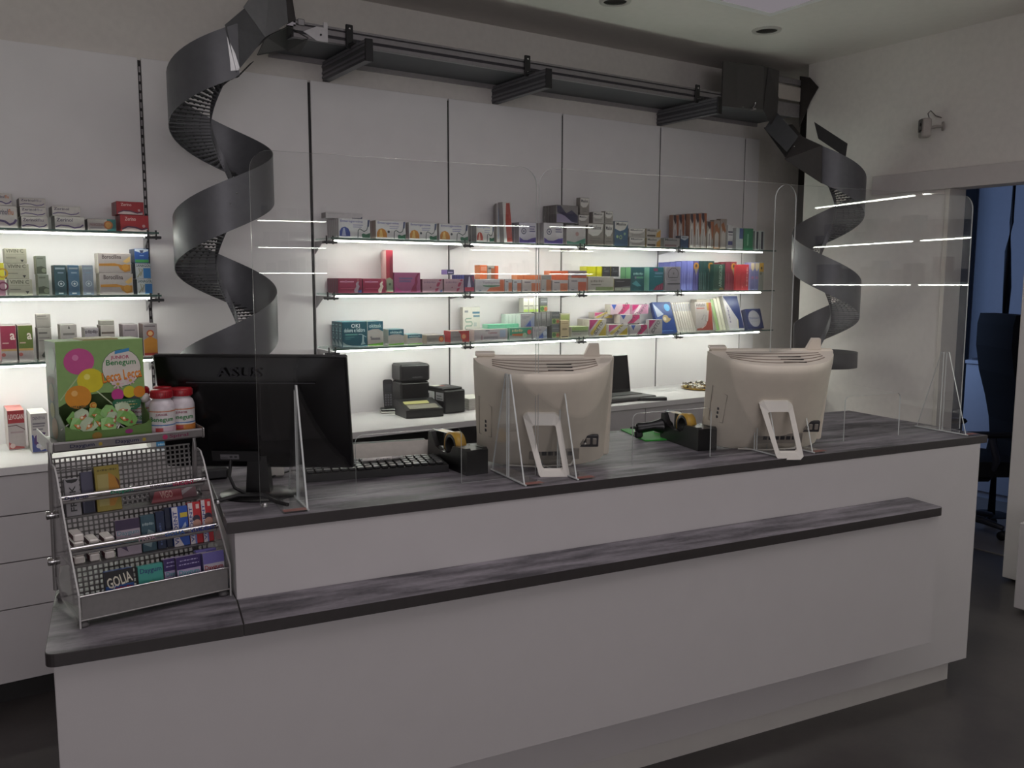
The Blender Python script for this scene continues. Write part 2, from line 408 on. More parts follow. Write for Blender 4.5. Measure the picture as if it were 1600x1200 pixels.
# ------------------------------------------------------------------ back counter: drawers left, knee hole, cupboards right
BY = 3.86; BZ = 0.972
def bz(y): return 0.972 - (y-732.5)/(1076-732.5)*0.873
t = thing('drawer_unit', 'white drawer cabinet under the back counter on the left, with four flat drawer fronts', 'cabinet', TR((0, 0, 0)))
mb = MB(); mb.box(-0.75, 1.56, BY+0.022, PY-0.004, 0.10, BZ-0.032, WHITE); mb.build('carcass', t)
mb = MB(); mb.box(-0.75, 1.56, BY+0.07, PY-0.004, 0.0, 0.10, mat('#1e1b1c', 0.6)); mb.build('kick_board', t)
zs = [BZ-0.034, 0.778, 0.590, 0.402, 0.102]
for x0, x1 in ((-0.75, 0.40), (0.40, 1.56)):
    for k in range(4):
        mb = MB(); mb.cbox(x0+0.002, x1-0.002, BY, BY+0.02, zs[k+1]+0.002, zs[k]-0.002, WHITE, 0.0015); mb.build('drawer_front', t)
t = thing('cupboard_unit', 'white cupboard under the back counter between the two beige monitors', 'cabinet', TR((0, 0, 0)))
mb = MB(); mb.box(2.75, 5.07, BY+0.022, PY-0.004, 0.10, BZ-0.032, WHITE); mb.build('carcass', t)
mb = MB(); mb.box(2.75, 5.07, BY+0.07, PY-0.004, 0.0, 0.10, mat('#1e1b1c', 0.6)); mb.build('kick_board', t)
for k in range(3):
    mb = MB(); mb.cbox(2.75+k*0.773+0.002, 2.75+(k+1)*0.773-0.002, BY, BY+0.02, 0.102, BZ-0.034, WHITE, 0.0015); mb.build('door', t)
mb = MB(); mb.box(1.562, 2.748, BY+0.42, BY+0.44, 0.0, BZ-0.034, mat('#19171a', 0.5)); 
o = mb.build('knee_hole_back'); tag(o, 'back board of the open knee hole below the back counter, coloured dark for shade', 'board')  # darkness of the open knee space put into the board's colour
mb = MB(); mb.cbox(-0.75, 5.075, BY-0.012, PY-0.002, BZ-0.032, BZ, mat('#dedadb', 0.28, 0, 0.01, 10), 0.002)
tag(mb.build('back_countertop'), 'long white worktop of the back counter along the lit shelf wall', 'worktop')

# ------------------------------------------------------------------ service counter (its own axes U, V)
MC = Matrix.Rotation(CA, 4, 'Z')
VB = 2.347; ZT = 1.0617; ZL = 0.849; TH = 0.031
CW = mat('#c5c0c2', 0.40, 0, 0.012, 10)
t = thing('service_counter', 'long white two-level pharmacy counter across the foreground', 'counter', MC)
mb = MB(); mb.cbox(0.334, 3.306, VB, VB+0.02, 0.103, ZT-TH, CW, 0.001); mb.box(0.334, 0.354, VB+0.02, 2.80, 0.103, ZT-TH, CW); mb.box(3.286, 3.306, VB+0.02, 3.05, 0.103, ZT-TH, CW)
mb.build('body', t)
mb = MB(); mb.cbox(-0.099, 2.876, 2.192, VB-0.001, 0.312, ZL-TH, CW, 0.0015); mb.build('front_panel', t)
mb = MB(); mb.box(0.0, 3.258, VB+0.048, 2.98, 0.0, 0.1025, mat('#c9c4c2', 0.5, 0, 0.02, 10)); mb.build('plinth', t)
mb = MB(); mb.box(-0.085, 0.333, VB, 2.86, 0.103, ZL-TH, CW); mb.build('left_end_body', t)
mb = MB()
def rounded(poly, r, idx, n=6):
    out = []
    for i, p in enumerate(poly):
        if i not in idx: out.append(p); continue
        p = Vector(p); a = Vector(poly[i-1]); b = Vector(poly[(i+1) % len(poly)])
        da = (a-p).normalized(); db = (b-p).normalized()
        p0 = p+da*r; p1 = p+db*r
        for k in range(n+1):
            q = k/n
            out.append(tuple((1-q)**2*p0 + 2*q*(1-q)*p + q*q*p1))
    return out
def slab(poly, z0, z1, name, label, M):
    mb = MB(); n = len(poly)
    ar = sum(poly[i][0]*poly[(i+1) % n][1]-poly[(i+1) % n][0]*poly[i][1] for i in range(n))
    if ar < 0: poly = poly[::-1]
    c = Vector((sum(p[0] for p in poly)/n, sum(p[1] for p in poly)/n))
    ins = [tuple(Vector(p)+(c-Vector(p)).normalized()*0.002) for p in poly]
    mb.add([(x, y, z1) for x, y in ins], [tuple(range(n))], STONE)
    mb.add([(x, y, z0) for x, y in poly], [tuple(range(n))[::-1]], EDGE)
    mb.add([(x, y, z0) for x, y in poly]+[(x, y, z1-0.0015) for x, y in poly]+[(x, y, z1) for x, y in ins],
           [(i, (i+1) % n, (i+1) % n+n, i+n) for i in range(n)]+[(i+n, (i+1) % n+n, (i+1) % n+2*n, i+2*n) for i in range(n)], EDGE)
    o = mb.build(name, None, None); o.matrix_world = M
    return tag(o, label, 'worktop')
slab([(0.314, 2.342), (3.346, 2.346), (3.366, 3.10), (0.352, 3.10)], ZT-TH, ZT, 'countertop', 'dark grey stone-look upper worktop that carries the monitors and clear screens', MC)
slab(rounded([(-0.116, 2.170), (0.3215, 2.163), (0.333, 2.345), (0.333, 2.86), (-0.095, 2.86)], 0.03, (0,)), ZL-TH, ZL, 'ledge_top', 'short grey stone-look slab under the wire gum display at the left end', MC)
slab(rounded([(0.3225, 2.163), (2.884, 2.178), (2.893, 2.346), (0.334, 2.346)], 0.022, (1,)), ZL-TH, ZL, 'customer_ledge', 'long narrow grey stone-look customer ledge along the counter front', MC)
# ------------------------------------------------------------------ overhead conveyor with two spiral chutes
t = thing('conveyor', 'grey overhead belt conveyor on wall brackets above the shelf panels', 'conveyor', TR((0, 0, 0)))
RZ0, RZ1 = 2.812, 2.884; RY = 4.072
ALUD = mat('#8d898c', 0.42, 0.55, 0.06, 50); GRV = mat('#37343a', 0.6, 0.2)
mb = MB(); mb.box(1.49, 5.06, RY+0.006, RY+0.03, RZ0, RZ1, ALUD)
for z0, z1 in ((RZ0, RZ0+0.017), (RZ0+0.031, RZ0+0.054), (RZ0+0.062, RZ1)): mb.box(1.49, 5.06, RY, RY+0.007, z0, z1, ALUD)
mb.box(1.49, 5.06, RY+0.004, RY+0.0065, RZ0, RZ1, GRV); mb.build('front_rail', t)
mb = MB(); mb.box(1.49, 5.06, RY+0.03, 4.425, RZ0+0.004, RZ0+0.02, mat('#4b4b50', 0.55, 0.1, 0.05, 30)); mb.build('belt_bed', t)
mb = MB(); mb.box(1.50, 5.05, RY+0.034, 4.42, RZ0+0.0205, RZ0+0.03, BLACKM); mb.build('belt', t)
mb = MB(); mb.box(1.49, 5.06, 4.426, 4.439, RZ0-0.02, RZ1+0.05, mat('#9a9496', 0.5, 0.2)); mb.build('rear_guard', t)
for x in (1.79, 2.825, 4.115):
    mb = MB(); D = mat('#57565a', 0.4, 0.5, 0.06, 40)
    mb.box(x-0.018, x+0.018, 3.905, 4.438, 2.710, 2.806, D)
    for z in (2.722, 2.744, 2.776, 2.792):
        mb.box(x-0.0215, x-0.0175, 3.905, 4.438, z, z+0.011, mat('#77757a', 0.4, 0.5)); 
    b = mb.build('bracket', t)
    mb = MB(); mb.cbox(x-0.021, x+0.019, 3.897, 3.905, 2.707, 2.809, BLACKP, 0.002); mb.build('end_cap', b)
    mb = MB(); mb.cbox(x-0.045, x-0.008, RY-0.012, RY-0.001, 2.795, 2.905, BLACKM, 0.003); mb.box(x-0.035, x-0.018, 4.0, RY-0.012, 2.8065, 2.816, BLACKM); mb.build('clamp', b)
    for z in (2.815, 2.885): mb = MB(); mb.lathe([(0.0005, 0.005), (0.006, 0.004), (0.006, 0)], CHROME, 10, Matrix.Translation((x-0.027, RY-0.012, z)) @ Matrix.Rotation(radians(90), 4, 'X')); mb.build('screw', b)
# bright end plate left, housing and pale end panel right
mb = MB(); mb.prism([(1.535, RZ0+0.028), (1.60, RZ0-0.004), (1.655, RZ0-0.004), (1.655, RZ1+0.012), (1.635, RZ1+0.012), (1.635, RZ1-0.012), (1.60, RZ1-0.012)], RY-0.006, RY-0.001, mat('#cfcccf', 0.3, 0.3), 'y')
mb.lathe([(0.0005, 0.004), (0.005, 0.003), (0.005, 0)], DGREY, 10, Matrix.Translation((1.62, RY-0.006, RZ0+0.025)) @ Matrix.Rotation(radians(90), 4, 'X'))
mb.build('end_plate', t)
mb = MB(); mb.cbox(1.455, 1.505, RY+0.0, RY+0.03, RZ1-0.03, RZ1+0.02, CHROME, 0.004); mb.cbox(1.51, 1.545, RY-0.004, RY+0.03, RZ1-0.02, RZ1+0.012, STEEL, 0.004); mb.build('tension_roller', t)
HM = mat('#4a4747', 0.5, 0.15, 0.05, 30)
mb = MB(); mb.prism([(4.305, 4.06), (4.42, 4.045), (4.62, 4.0), (4.80, 4.03), (4.80, 4.07), (4.305, 4.07)], 2.80, 3.075, HM); mb.build('drive_housing', t)
mb = MB(); mb.plate([(4.62, 3.999, 2.80), (4.76, 4.02, 2.68), (4.80, 4.029, 2.90), (4.66, 4.005, 3.075)], 0.004, mat('#403d3f', 0.5, 0.15)); mb.build('deflector', t)
mb = MB(); mb.tube([(4.53, 4.015, 2.80), (4.53, 3.99, 2.815), (4.53, 3.985, 2.835)], 0.006, CHROME, 8); mb.box(4.515, 4.545, 3.99, 4.02, 2.79, 2.80, STEEL); mb.build('latch', t)
mb = MB(); mb.cbox(4.80, 5.055, RY-0.02, RY-0.002, 2.905, 3.0, mat('#b7b0aa', 0.5, 0.0, 0.02), 0.003); mb.build('end_panel', t)
mb = MB(); mb.cbox(4.80, 5.055, RY-0.018, RY-0.002, 3.012, 3.05, ALUD, 0.003); mb.cbox(4.80, 5.055, RY-0.018, RY-0.002, 2.80, 2.89, ALUD, 0.003); mb.build('end_rail', t)
mb = MB(); mb.plate([(5.06, 4.06, 2.74), (5.075, 3.99, 2.90), (5.078, 3.93, 2.985), (5.075, 4.0, 3.06), (5.06, 4.07, 3.08)], 0.006, mat('#35302f', 0.5, 0.15)); mb.build('side_plate', t)

def chute(label, cx, cy, r, dirn, phi0, turns, ztop, pitch, wall, seg=48):
    """spiral slide: outer wall sheet, stepped floor, inner lip; dirn -1 runs clockwise seen from above"""
    t = thing('spiral_chute', label, 'chute', TR((cx, cy, 0)))
    G = GREYM; n = int(turns*seg); ri = 0.042
    def ang(q): return phi0 + dirn*2*pi*q/seg
    def band(mb, lo, hi, r0, r1):
        """thin helical sheet: both faces smooth, rims flat"""
        P = [[[(rr*cos(ang(q)), rr*sin(ang(q)), ztop-pitch*q/seg+zz) for zz in (lo, hi)] for rr in (r0, r1)] for q in range(n+1)]
        for j in (0, 1):
            vs = [p for q in range(n+1) for p in P[q][j]]
            fl = [(2*q, 2*q+2, 2*q+3, 2*q+1) for q in range(n)]
            if (dirn > 0) == (j == 1): fl = [f[::-1] for f in fl]
            mb.add(vs, fl, G, None, True)
        for k in (0, 1):
            vs = [P[q][j][k] for q in range(n+1) for j in (0, 1)]
            fl = [(2*q, 2*q+1, 2*q+3, 2*q+2) for q in range(n)]
            if (dirn > 0) != (k == 1): fl = [f[::-1] for f in fl]
            mb.add(vs, fl, G)
        for q in (0, n): mb.add([P[q][0][0], P[q][0][1], P[q][1][1], P[q][1][0]], [(0, 1, 2, 3)], G)
    mb = MB(); band(mb, -wall, 0.0, r, r-0.003); mb.build('outer_wall', t)
    mb = MB()
    for q in range(n):      # stepped floor, every tread a thin wedge with a ribbed underside
        a0, a1 = ang(q), ang(q+1.06); z = ztop - wall - pitch*(q+0.5)/seg + 0.012
        p = [(ri*cos(a0), ri*sin(a0)), ((r-0.004)*cos(a0), (r-0.004)*sin(a0)), ((r-0.004)*cos(a1), (r-0.004)*sin(a1)), (ri*cos(a1), ri*sin(a1))]
        mb.prism(p, z-0.004, z, DGREY if q % 2 else mat('#4a494d', 0.45, 0.2))
        for rr in (0.085, 0.118, 0.151, 0.184):
            am = (a0+a1)/2
            mb.add([(rr*cos(a0), rr*sin(a0), z-0.004), ((rr+.006)*cos(a0), (rr+.006)*sin(a0), z-0.004), ((rr+.003)*cos(am), (rr+.003)*sin(am), z-0.011), ((rr+.003)*cos(a1), (rr+.003)*sin(a1), z-0.004)], [(0, 2, 1), (1, 2, 3), (0, 3, 2)], DGREY)
    o = mb.build('floor_tread', t); o['kind'] = 'stuff'
    mb = MB(); band(mb, -wall-0.004, -wall+0.058, ri+0.003, ri); mb.build('inner_lip', t)
    for q, zz in ((int(n*.44), -0.07), (int(n*.45), -0.1), (int(n*.2), -0.12)):
        a = ang(q); z = ztop - pitch*q/seg + zz; mb = MB()
        mb.lathe([(0.0005, 0.003), (0.003, 0.002), (0.0035, 0)], CHROME, 8, Matrix.Translation((r*cos(a), r*sin(a), z)) @ Matrix.Rotation(a, 4, 'Z') @ Matrix.Rotation(radians(90), 4, 'Y')); mb.build('rivet', t)
    return t
LX, LY = 1.115, 3.97
t = chute('grey spiral chute on the left, hanging from the conveyor down behind the black monitor', LX, LY, 0.215, -1, radians(-84), 2.35, 2.742, 0.605, 0.212)
def rel(ps, cx, cy): return [(x-cx, y-cy, z) for x, y, z in ps]
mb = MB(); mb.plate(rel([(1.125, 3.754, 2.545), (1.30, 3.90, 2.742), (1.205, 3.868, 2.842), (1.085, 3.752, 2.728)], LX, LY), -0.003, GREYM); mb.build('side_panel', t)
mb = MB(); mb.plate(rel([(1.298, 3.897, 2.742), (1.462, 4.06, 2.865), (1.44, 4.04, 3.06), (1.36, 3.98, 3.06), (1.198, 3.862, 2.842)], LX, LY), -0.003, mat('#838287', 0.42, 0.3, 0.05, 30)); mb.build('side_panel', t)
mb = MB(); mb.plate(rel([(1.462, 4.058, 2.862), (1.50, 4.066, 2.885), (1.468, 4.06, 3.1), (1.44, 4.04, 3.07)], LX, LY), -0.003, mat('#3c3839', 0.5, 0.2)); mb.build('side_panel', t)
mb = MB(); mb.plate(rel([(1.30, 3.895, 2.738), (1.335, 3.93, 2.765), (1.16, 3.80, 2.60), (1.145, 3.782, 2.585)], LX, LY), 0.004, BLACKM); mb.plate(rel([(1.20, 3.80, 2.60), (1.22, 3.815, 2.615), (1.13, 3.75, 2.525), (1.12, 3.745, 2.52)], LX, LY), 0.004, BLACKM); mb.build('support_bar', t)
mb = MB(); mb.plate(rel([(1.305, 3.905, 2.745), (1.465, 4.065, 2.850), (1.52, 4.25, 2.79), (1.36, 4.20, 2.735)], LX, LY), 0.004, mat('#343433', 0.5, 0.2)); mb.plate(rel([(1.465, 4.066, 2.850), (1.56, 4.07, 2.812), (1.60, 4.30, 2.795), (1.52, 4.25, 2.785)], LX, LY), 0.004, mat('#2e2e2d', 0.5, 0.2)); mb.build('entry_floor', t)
mb = MB()      # torn bright foil where the wall sheets meet
f = [(-84, 2.665), (-92, 2.705), (-101, 2.70), (-90, 2.60), (-82, 2.545)]
ps = []
for a, z in ((-96.5, 2.685), (-88, 2.62), (-83.5, 2.565), (-85, 2.555), (-93.5, 2.548), (-94, 2.59)): ps.append((0.2162*cos(radians(a)), 0.2162*sin(radians(a)), z))
mb.add(ps, [(0, 5, 1), (5, 4, 1), (4, 2, 1), (4, 3, 2)], mat('#c9c8ca', 0.25, 0.4)); mb.build('foil_patch', t)

QX, QY = 4.74, 3.55
t = chute('grey spiral chute on the right, hanging before the right wall', QX, QY, 0.212, 1, radians(-158), 1.72, 2.50, 0.635, 0.218)
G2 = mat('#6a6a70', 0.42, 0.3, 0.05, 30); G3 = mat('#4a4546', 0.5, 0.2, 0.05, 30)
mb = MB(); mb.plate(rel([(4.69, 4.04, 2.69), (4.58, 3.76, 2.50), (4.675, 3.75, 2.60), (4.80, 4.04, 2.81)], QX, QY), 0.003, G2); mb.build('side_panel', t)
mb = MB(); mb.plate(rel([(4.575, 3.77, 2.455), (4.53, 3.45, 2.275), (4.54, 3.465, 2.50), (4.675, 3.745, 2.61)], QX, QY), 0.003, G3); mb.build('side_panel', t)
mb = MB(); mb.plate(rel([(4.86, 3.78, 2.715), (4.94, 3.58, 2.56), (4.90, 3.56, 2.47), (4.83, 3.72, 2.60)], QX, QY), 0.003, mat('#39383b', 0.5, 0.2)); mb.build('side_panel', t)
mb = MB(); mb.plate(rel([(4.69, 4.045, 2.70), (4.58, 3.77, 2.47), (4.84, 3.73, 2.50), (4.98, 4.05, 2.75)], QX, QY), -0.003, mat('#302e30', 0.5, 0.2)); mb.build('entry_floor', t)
mb = MB(); mb.lathe([(0.0005, 0.003), (0.004, 0.002), (0.0045, 0)], CHROME, 8, Matrix.Translation((4.60-QX, 3.72-QY, 2.53)) @ Matrix.Rotation(radians(-90), 4, 'Y')); mb.build('rivet', t)
# landing collar
mb = MB(); vs = []
n = 30
for q in range(n+1):
    a = radians(-150+230*q/n)
    for rr in (0.212, 0.208):
        for zz in (1.150, 1.246): vs.append((rr*cos(a), rr*sin(a), zz))
fs = []
for q in range(n):
    b = 4*q; c = b+4; fs += [(b, c, c+1, b+1), (b+2, b+3, c+3, c+2), (b+1, c+1, c+3, b+3), (b, b+2, c+2, c)]
mb.add(vs, fs, mat('#2f2f33', 0.5, 0.2), None, True)
mb.lathe([(0.0005, 1.152), (0.207, 1.152), (0.207, 1.149), (0.0005, 1.149)], DGREY, 30); mb.build('landing_collar', t)
# ------------------------------------------------------------------ lit glass shelves
YF = 4.20; SH = {'T': 1.905, 'M': 1.625, 'L': 1.344}; GT = 0.008
ROWN = {'T': 'top', 'M': 'middle', 'L': 'bottom'}
def bracket_mb(mb, x, z):
    D = mat('#a9a6a8', 0.4, 0.2, 0.05, 60)
    mb.prism([(PY-0.001, z-(0.07 if x < 1.75 else 0.034)), (PY-0.001, z-0.006), (YF+0.012, z-0.006), (YF+0.05, z-0.014), (PY-0.09, z-0.022)], x-0.002, x+0.002, D, 'x')
def glass_shelf(x0, x1, z, label, br, face=1, led=(0.03, 0.03)):
    t = thing('glass_shelf', label, 'shelf', TR((0, 0, 0)), 'lit glass shelves')
    mb = MB(); mb.box(x0, x1, YF+0.0035, PY-0.004, z-GT, z, GLASS); mb.build('pane', t)
    mb = MB(); mb.box(x0, x1, YF, YF+0.003, z-GT, z, GLASSE); mb.build('front_edge', t)
    mb = MB(); mb.cbox(x0+led[0], x1-led[1], YF+0.022, YF+0.036, z-GT-0.0112, z-GT-0.0052, LED, 0.001); s = mb.build('light_strip', t)
    mb = MB(); mb.cbox(x0+led[0]-0.004, x1-led[1]+0.004, YF+0.026, YF+0.040, z-GT-0.0045, z-GT-0.0005, ALU, 0.001); mb.build('strip_holder', s)
    for x in br:
        mb = MB(); bracket_mb(mb, x, z-GT)
        b = mb.build('bracket', t)
        mb = MB()
        for dx in (-0.022, 0.012): mb.tube([(x+dx, YF+0.004, z-0.034), (x+dx, YF+0.004, z+0.008)], 0.0045, DGREY, 8); mb.cbox(x+dx-0.014, x+dx+0.022, YF-0.002, YF+0.03, z-0.030, z-0.018, DGREY, 0.002)
        mb.build('clip', b)
for k in 'TML':
    z = SH[k]
    bays = [(1.703, 2.5, (1.703,)), (2.508, 3.302, (2.504,)), (3.310, 4.114, (3.306,)), (4.122, 5.044, (4.118,))]
    names = ['beside the left spiral chute', 'second bay from the left chute', 'third bay from the left chute', 'next to the right spiral chute']
    for (x0, x1, br), nm in zip(bays, names):
        glass_shelf(x0, x1, z, 'lit glass shelf, %s row, bay %s' % (ROWN[k], nm) if 'bay' not in nm else 'lit glass shelf, %s row, %s' % (ROWN[k], nm), br, 1, (0.03, 0.03 if x1 < 5 else 0.12))
    glass_shelf(0.07, 0.886, z, 'lit glass shelf, %s row, at the left edge of the picture' % ROWN[k], (0.862,), 1, (0.02, 0.045))
    glass_shelf(-0.735, 0.062, z, 'lit glass shelf, %s row, partly outside the left edge' % ROWN[k], (), 1, (0.02, 0.02))

# ------------------------------------------------------------------ cartons
CT = {}
def shade(c, k):
    c = c.lstrip('#'); return '#' + ''.join('%02x' % max(0, min(255, int(int(c[i:i+2], 16)*k))) for i in (0, 2, 4))
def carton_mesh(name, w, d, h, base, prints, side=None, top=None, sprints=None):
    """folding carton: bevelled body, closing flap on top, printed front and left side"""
    mb = MB(); sd = paper(side or base)  # side and top colours hold print tone and the light seen on them
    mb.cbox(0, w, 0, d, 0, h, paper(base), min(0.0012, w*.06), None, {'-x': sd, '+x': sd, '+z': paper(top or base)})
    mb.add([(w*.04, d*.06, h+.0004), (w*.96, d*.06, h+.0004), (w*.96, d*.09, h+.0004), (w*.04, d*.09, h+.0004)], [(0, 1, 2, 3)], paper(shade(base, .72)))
    ink(mb, w, h, prints or [], FRONT)
    if sprints: ink(mb, d, h, sprints, LEFT(d))
    return mb
ORD = ['', 'second', 'third', 'fourth', 'fifth', 'sixth', 'seventh', 'eighth', 'ninth']
def place(label, M0, w, d, h, base, prints=None, n=1, side=None, top=None, sprints=None, group=None, cat='medicine box', gap=0.0015, name='medicine_carton', dxs=0.0):
    mb = carton_mesh(name, w, d, h, base, prints, side, top, sprints)
    o = mb.build(name); o.matrix_world = M0
    tag(o, label if n == 1 else label + ', front of row', cat, group)
    for k in range(1, n):
        c = o.copy(); COL.objects.link(c); c.matrix_world = M0 @ Matrix.Translation((dxs*k, (d+gap)*k, 0))
        c['label'] = label + ', %s in row' % ORD[min(k, 8)]
    return o
TOPZ = {}; SETBACK = 0.045
def sb(key, shelf, x0, x1, ytop, d, base, label, prints=None, n=1, on=None, side=None, top=None, yf=0.012, tilt=0, sprints=None, group=None, ybot=None, rz=0.0, back=0):
    """carton standing on a shelf or on another carton; x0, x1, ytop are picture columns/row of its front"""
    Yf = min(YF + yf + SETBACK, PY - 0.008 - d)
    n = max(1, min(n, int((PY-0.006-Yf)/(d+0.0015))))
    zs = SH.get(shelf, None) if isinstance(shelf, str) else shelf
    z0 = TOPZ[on] if on else zs + 0.0004
    yb = ybot or 440
    a = at_y(x0, (ytop+yb)/2, Yf).x; b = at_y(x1, (ytop+yb)/2, Yf).x
    h = at_y((x0+x1)/2, ytop, Yf).z - z0
    h = max(h, 0.012)
    M = TR((a, Yf, z0 + 0.0006), rz)
    if tilt: M = M @ Matrix.Rotation(radians(tilt), 4, 'Y')
    if back:
        M = M @ Matrix.Rotation(radians(-back), 4, 'X'); h = h/cos(radians(back))*1.01
        M = Matrix.Translation((0, 0, d*sin(radians(back)))) @ M
    w = b-a-0.0012
    if tilt > 0: M = Matrix.Translation((0, 0, 0.0)) @ M
    place(label, M, w, d, h, base, prints, n, side, top, sprints, group)
    TOPZ[key] = z0 + h + 0.0012
def bars(x0, y0, x1, n, c, step=0.07, th=0.025):
    return [('r', x0, y0-step*i, x1-(0.12*(x1-x0) if i % 2 else 0), y0-step*i+th, c) for i in range(n)]
GW = '#cfcaca'
# --- top shelf, right bays
def entero(ac, ac2):
    return [('t', .06, .78, .76, .93, 'Enterogermina', '#6b6aa8')] + bars(.45, .66, .76, 2, '#8e8cb4', .1, .04) + \
        [('p', [(.03, .1), (.03, .34), (.09, .52), (.2, .58), (.3, .5), (.36, .3), (.36, .1)], ac), ('p', [(.1, .12), (.14, .5), (.19, .52), (.23, .12)], ac2),
         ('p', [(.74, .04), (.72, .22), (.78, .27), (.86, .22), (.99, .3), (.99, .04)], '#2f6b52'),
         ('l', [(.60, .04), (.61, .4), (.66, .5), (.74, .42), (.8, .36), (.88, .44), (.92, .6), (.93, .95)], .045, '#3d4a50'), ('p', [(.9, .6), (.92, .95), (.985, .97), (.96, .62)], '#39456a')]
E1 = entero('#3d4f9a', '#b8c0dd'); E2 = entero('#d08a3a', '#e5c27a') + [('c', .42, .4, .07, '#3f4450')]; E3 = entero('#b8463c', '#e0b0a0')
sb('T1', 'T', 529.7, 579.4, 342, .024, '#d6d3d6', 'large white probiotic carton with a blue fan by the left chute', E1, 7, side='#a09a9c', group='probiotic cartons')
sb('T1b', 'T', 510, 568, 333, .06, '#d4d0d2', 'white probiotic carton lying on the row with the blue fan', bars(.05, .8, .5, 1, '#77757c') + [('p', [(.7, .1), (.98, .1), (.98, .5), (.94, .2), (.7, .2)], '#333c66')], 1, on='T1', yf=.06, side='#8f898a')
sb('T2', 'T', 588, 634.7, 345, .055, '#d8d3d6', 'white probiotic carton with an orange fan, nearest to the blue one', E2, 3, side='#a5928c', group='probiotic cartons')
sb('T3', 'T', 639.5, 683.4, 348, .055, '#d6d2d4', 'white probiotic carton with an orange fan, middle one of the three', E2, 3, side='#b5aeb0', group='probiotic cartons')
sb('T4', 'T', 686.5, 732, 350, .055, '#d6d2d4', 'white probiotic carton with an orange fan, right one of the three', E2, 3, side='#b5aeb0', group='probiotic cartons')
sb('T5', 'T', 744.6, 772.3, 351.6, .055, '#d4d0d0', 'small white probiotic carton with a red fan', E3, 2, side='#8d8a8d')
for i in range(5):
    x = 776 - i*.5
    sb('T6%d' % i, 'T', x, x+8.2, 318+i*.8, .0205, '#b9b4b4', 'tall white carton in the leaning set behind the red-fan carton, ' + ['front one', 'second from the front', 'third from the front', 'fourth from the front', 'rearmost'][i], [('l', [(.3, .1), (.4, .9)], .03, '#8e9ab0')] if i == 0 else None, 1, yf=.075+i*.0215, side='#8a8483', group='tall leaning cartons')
sb('T6f', 'T', 788, 801, 316, .05, '#d0cbcb', 'tall white carton with a red stripe leaning beside the lavender cartons', [('p', [(.35, .02), (.25, .5), (.4, .97), (.85, .97), (.95, .5), (1., .02)], '#a8433c')], 1, yf=.03, side='#9d9696', tilt=-3)
def lav(c): return [('p', [(.02, .03), (.02, .3), (.25, .16), (.5, .16), (.75, .26), (.98, .3), (.98, .03)], c), ('o', .27, .58, .15, .1, '#5a5870'), ('c', .27, .58, .05, '#5a5870')] + bars(.6, .78, .93, 3, '#5f5a86', .11, .045)
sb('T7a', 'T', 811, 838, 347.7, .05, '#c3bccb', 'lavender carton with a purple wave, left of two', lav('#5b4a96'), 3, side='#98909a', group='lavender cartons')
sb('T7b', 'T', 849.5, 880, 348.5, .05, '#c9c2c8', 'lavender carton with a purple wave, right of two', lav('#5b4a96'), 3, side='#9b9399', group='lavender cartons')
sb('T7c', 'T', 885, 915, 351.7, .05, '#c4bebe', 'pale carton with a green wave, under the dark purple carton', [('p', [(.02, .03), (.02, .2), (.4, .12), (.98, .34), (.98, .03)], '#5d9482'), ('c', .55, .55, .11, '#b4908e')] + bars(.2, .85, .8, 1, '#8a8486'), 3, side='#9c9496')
sb('T7d', 'T', 869, 903, 321, .026, '#7e787a', 'dark purple pain plaster carton on top of the lavender cartons', [('p', [(.02, .05), (.02, .5), (.5, .5), (.85, .05)], '#9a90ad'), ('p', [(.02, .98), (.04, .6), (.4, .4), (.7, .1), (.98, .05), (.98, .45), (.7, .75), (.45, .55), (.2, .95)], '#37324f')], 6, on='T7b', side='#5f5a58', group='plaster cartons')
MX = lambda s: [('p', [(.03, .97), (.03, .55), (.3, .42), (.65, .45), (.9, .65), (.97, .97)], '#d8d3d0'), ('t', .1, .72, .85, .9, 'Maalox', '#3a3a44')] + bars(.15, .3, .8, 2, '#7c7672', .12, .05)
sb('T8z', 'T', 918, 943, 349, .05, '#8d847e', 'grey-brown stomach tablet carton standing in the lower tier', MX(0), 2, side='#7a726d')
sb('T8y', 'T', 945, 958, 350, .05, '#928a84', 'narrow grey-brown stomach tablet carton standing in the lower tier', MX(0), 2, side='#7a726d')
sb('T8c', 'T', 903.5, 918.5, 336, .04, '#a19a98', 'small grey stomach tablet carton under the tall one', MX(0), 1, on='T7c', side='#827b7a')
sb('T8a', 'T', 906, 920.5, 309, .04, '#918985', 'grey stomach tablet carton at the very top of the pile', MX(0), 1, on='T8c', side='#7b7470')
sb('T8d', 'T', 926, 943.5, 331.5, .04, '#b6b0ae', 'pale stomach tablet carton on the lower tier, left of a grey one', MX(0), 1, on='T8z', side='#8d8683')
sb('T8e', 'T', 945, 957.5, 330, .04, '#9a928e', 'grey stomach tablet carton on the lower tier, right end of the pile', MX(0), 1, on='T8y', side='#857d79')
sb('T8f', 'T', 960, 981, 346, .05, '#3f5f80', 'white and blue stomach tablet carton with green dots', [('p', [(.02, .98), (.02, .7), (.4, .6), (.75, .68), (.98, .9), (.98, .98)], '#d8d4d0'), ('t', .12, .83, .86, .95, 'Maalox', '#30343f'), ('c', .2, .38, .06, '#a8c08c'), ('o', .45, .36, .08, .05, '#a8c08c'), ('c', .75, .5, .06, '#88a890')], 2, side='#8b9299')
sb('T8g', 'T', 983, 1007.5, 371, .05, '#b3acaa', 'flat grey stomach carton under another grey one', MX(0), 1, side='#8f8786')
sb('T8h', 'T', 982, 1008, 357.3, .05, '#aaa3a1', 'flat grey stomach carton on top of another grey one', MX(0), 1, on='T8g', side='#8f8786')
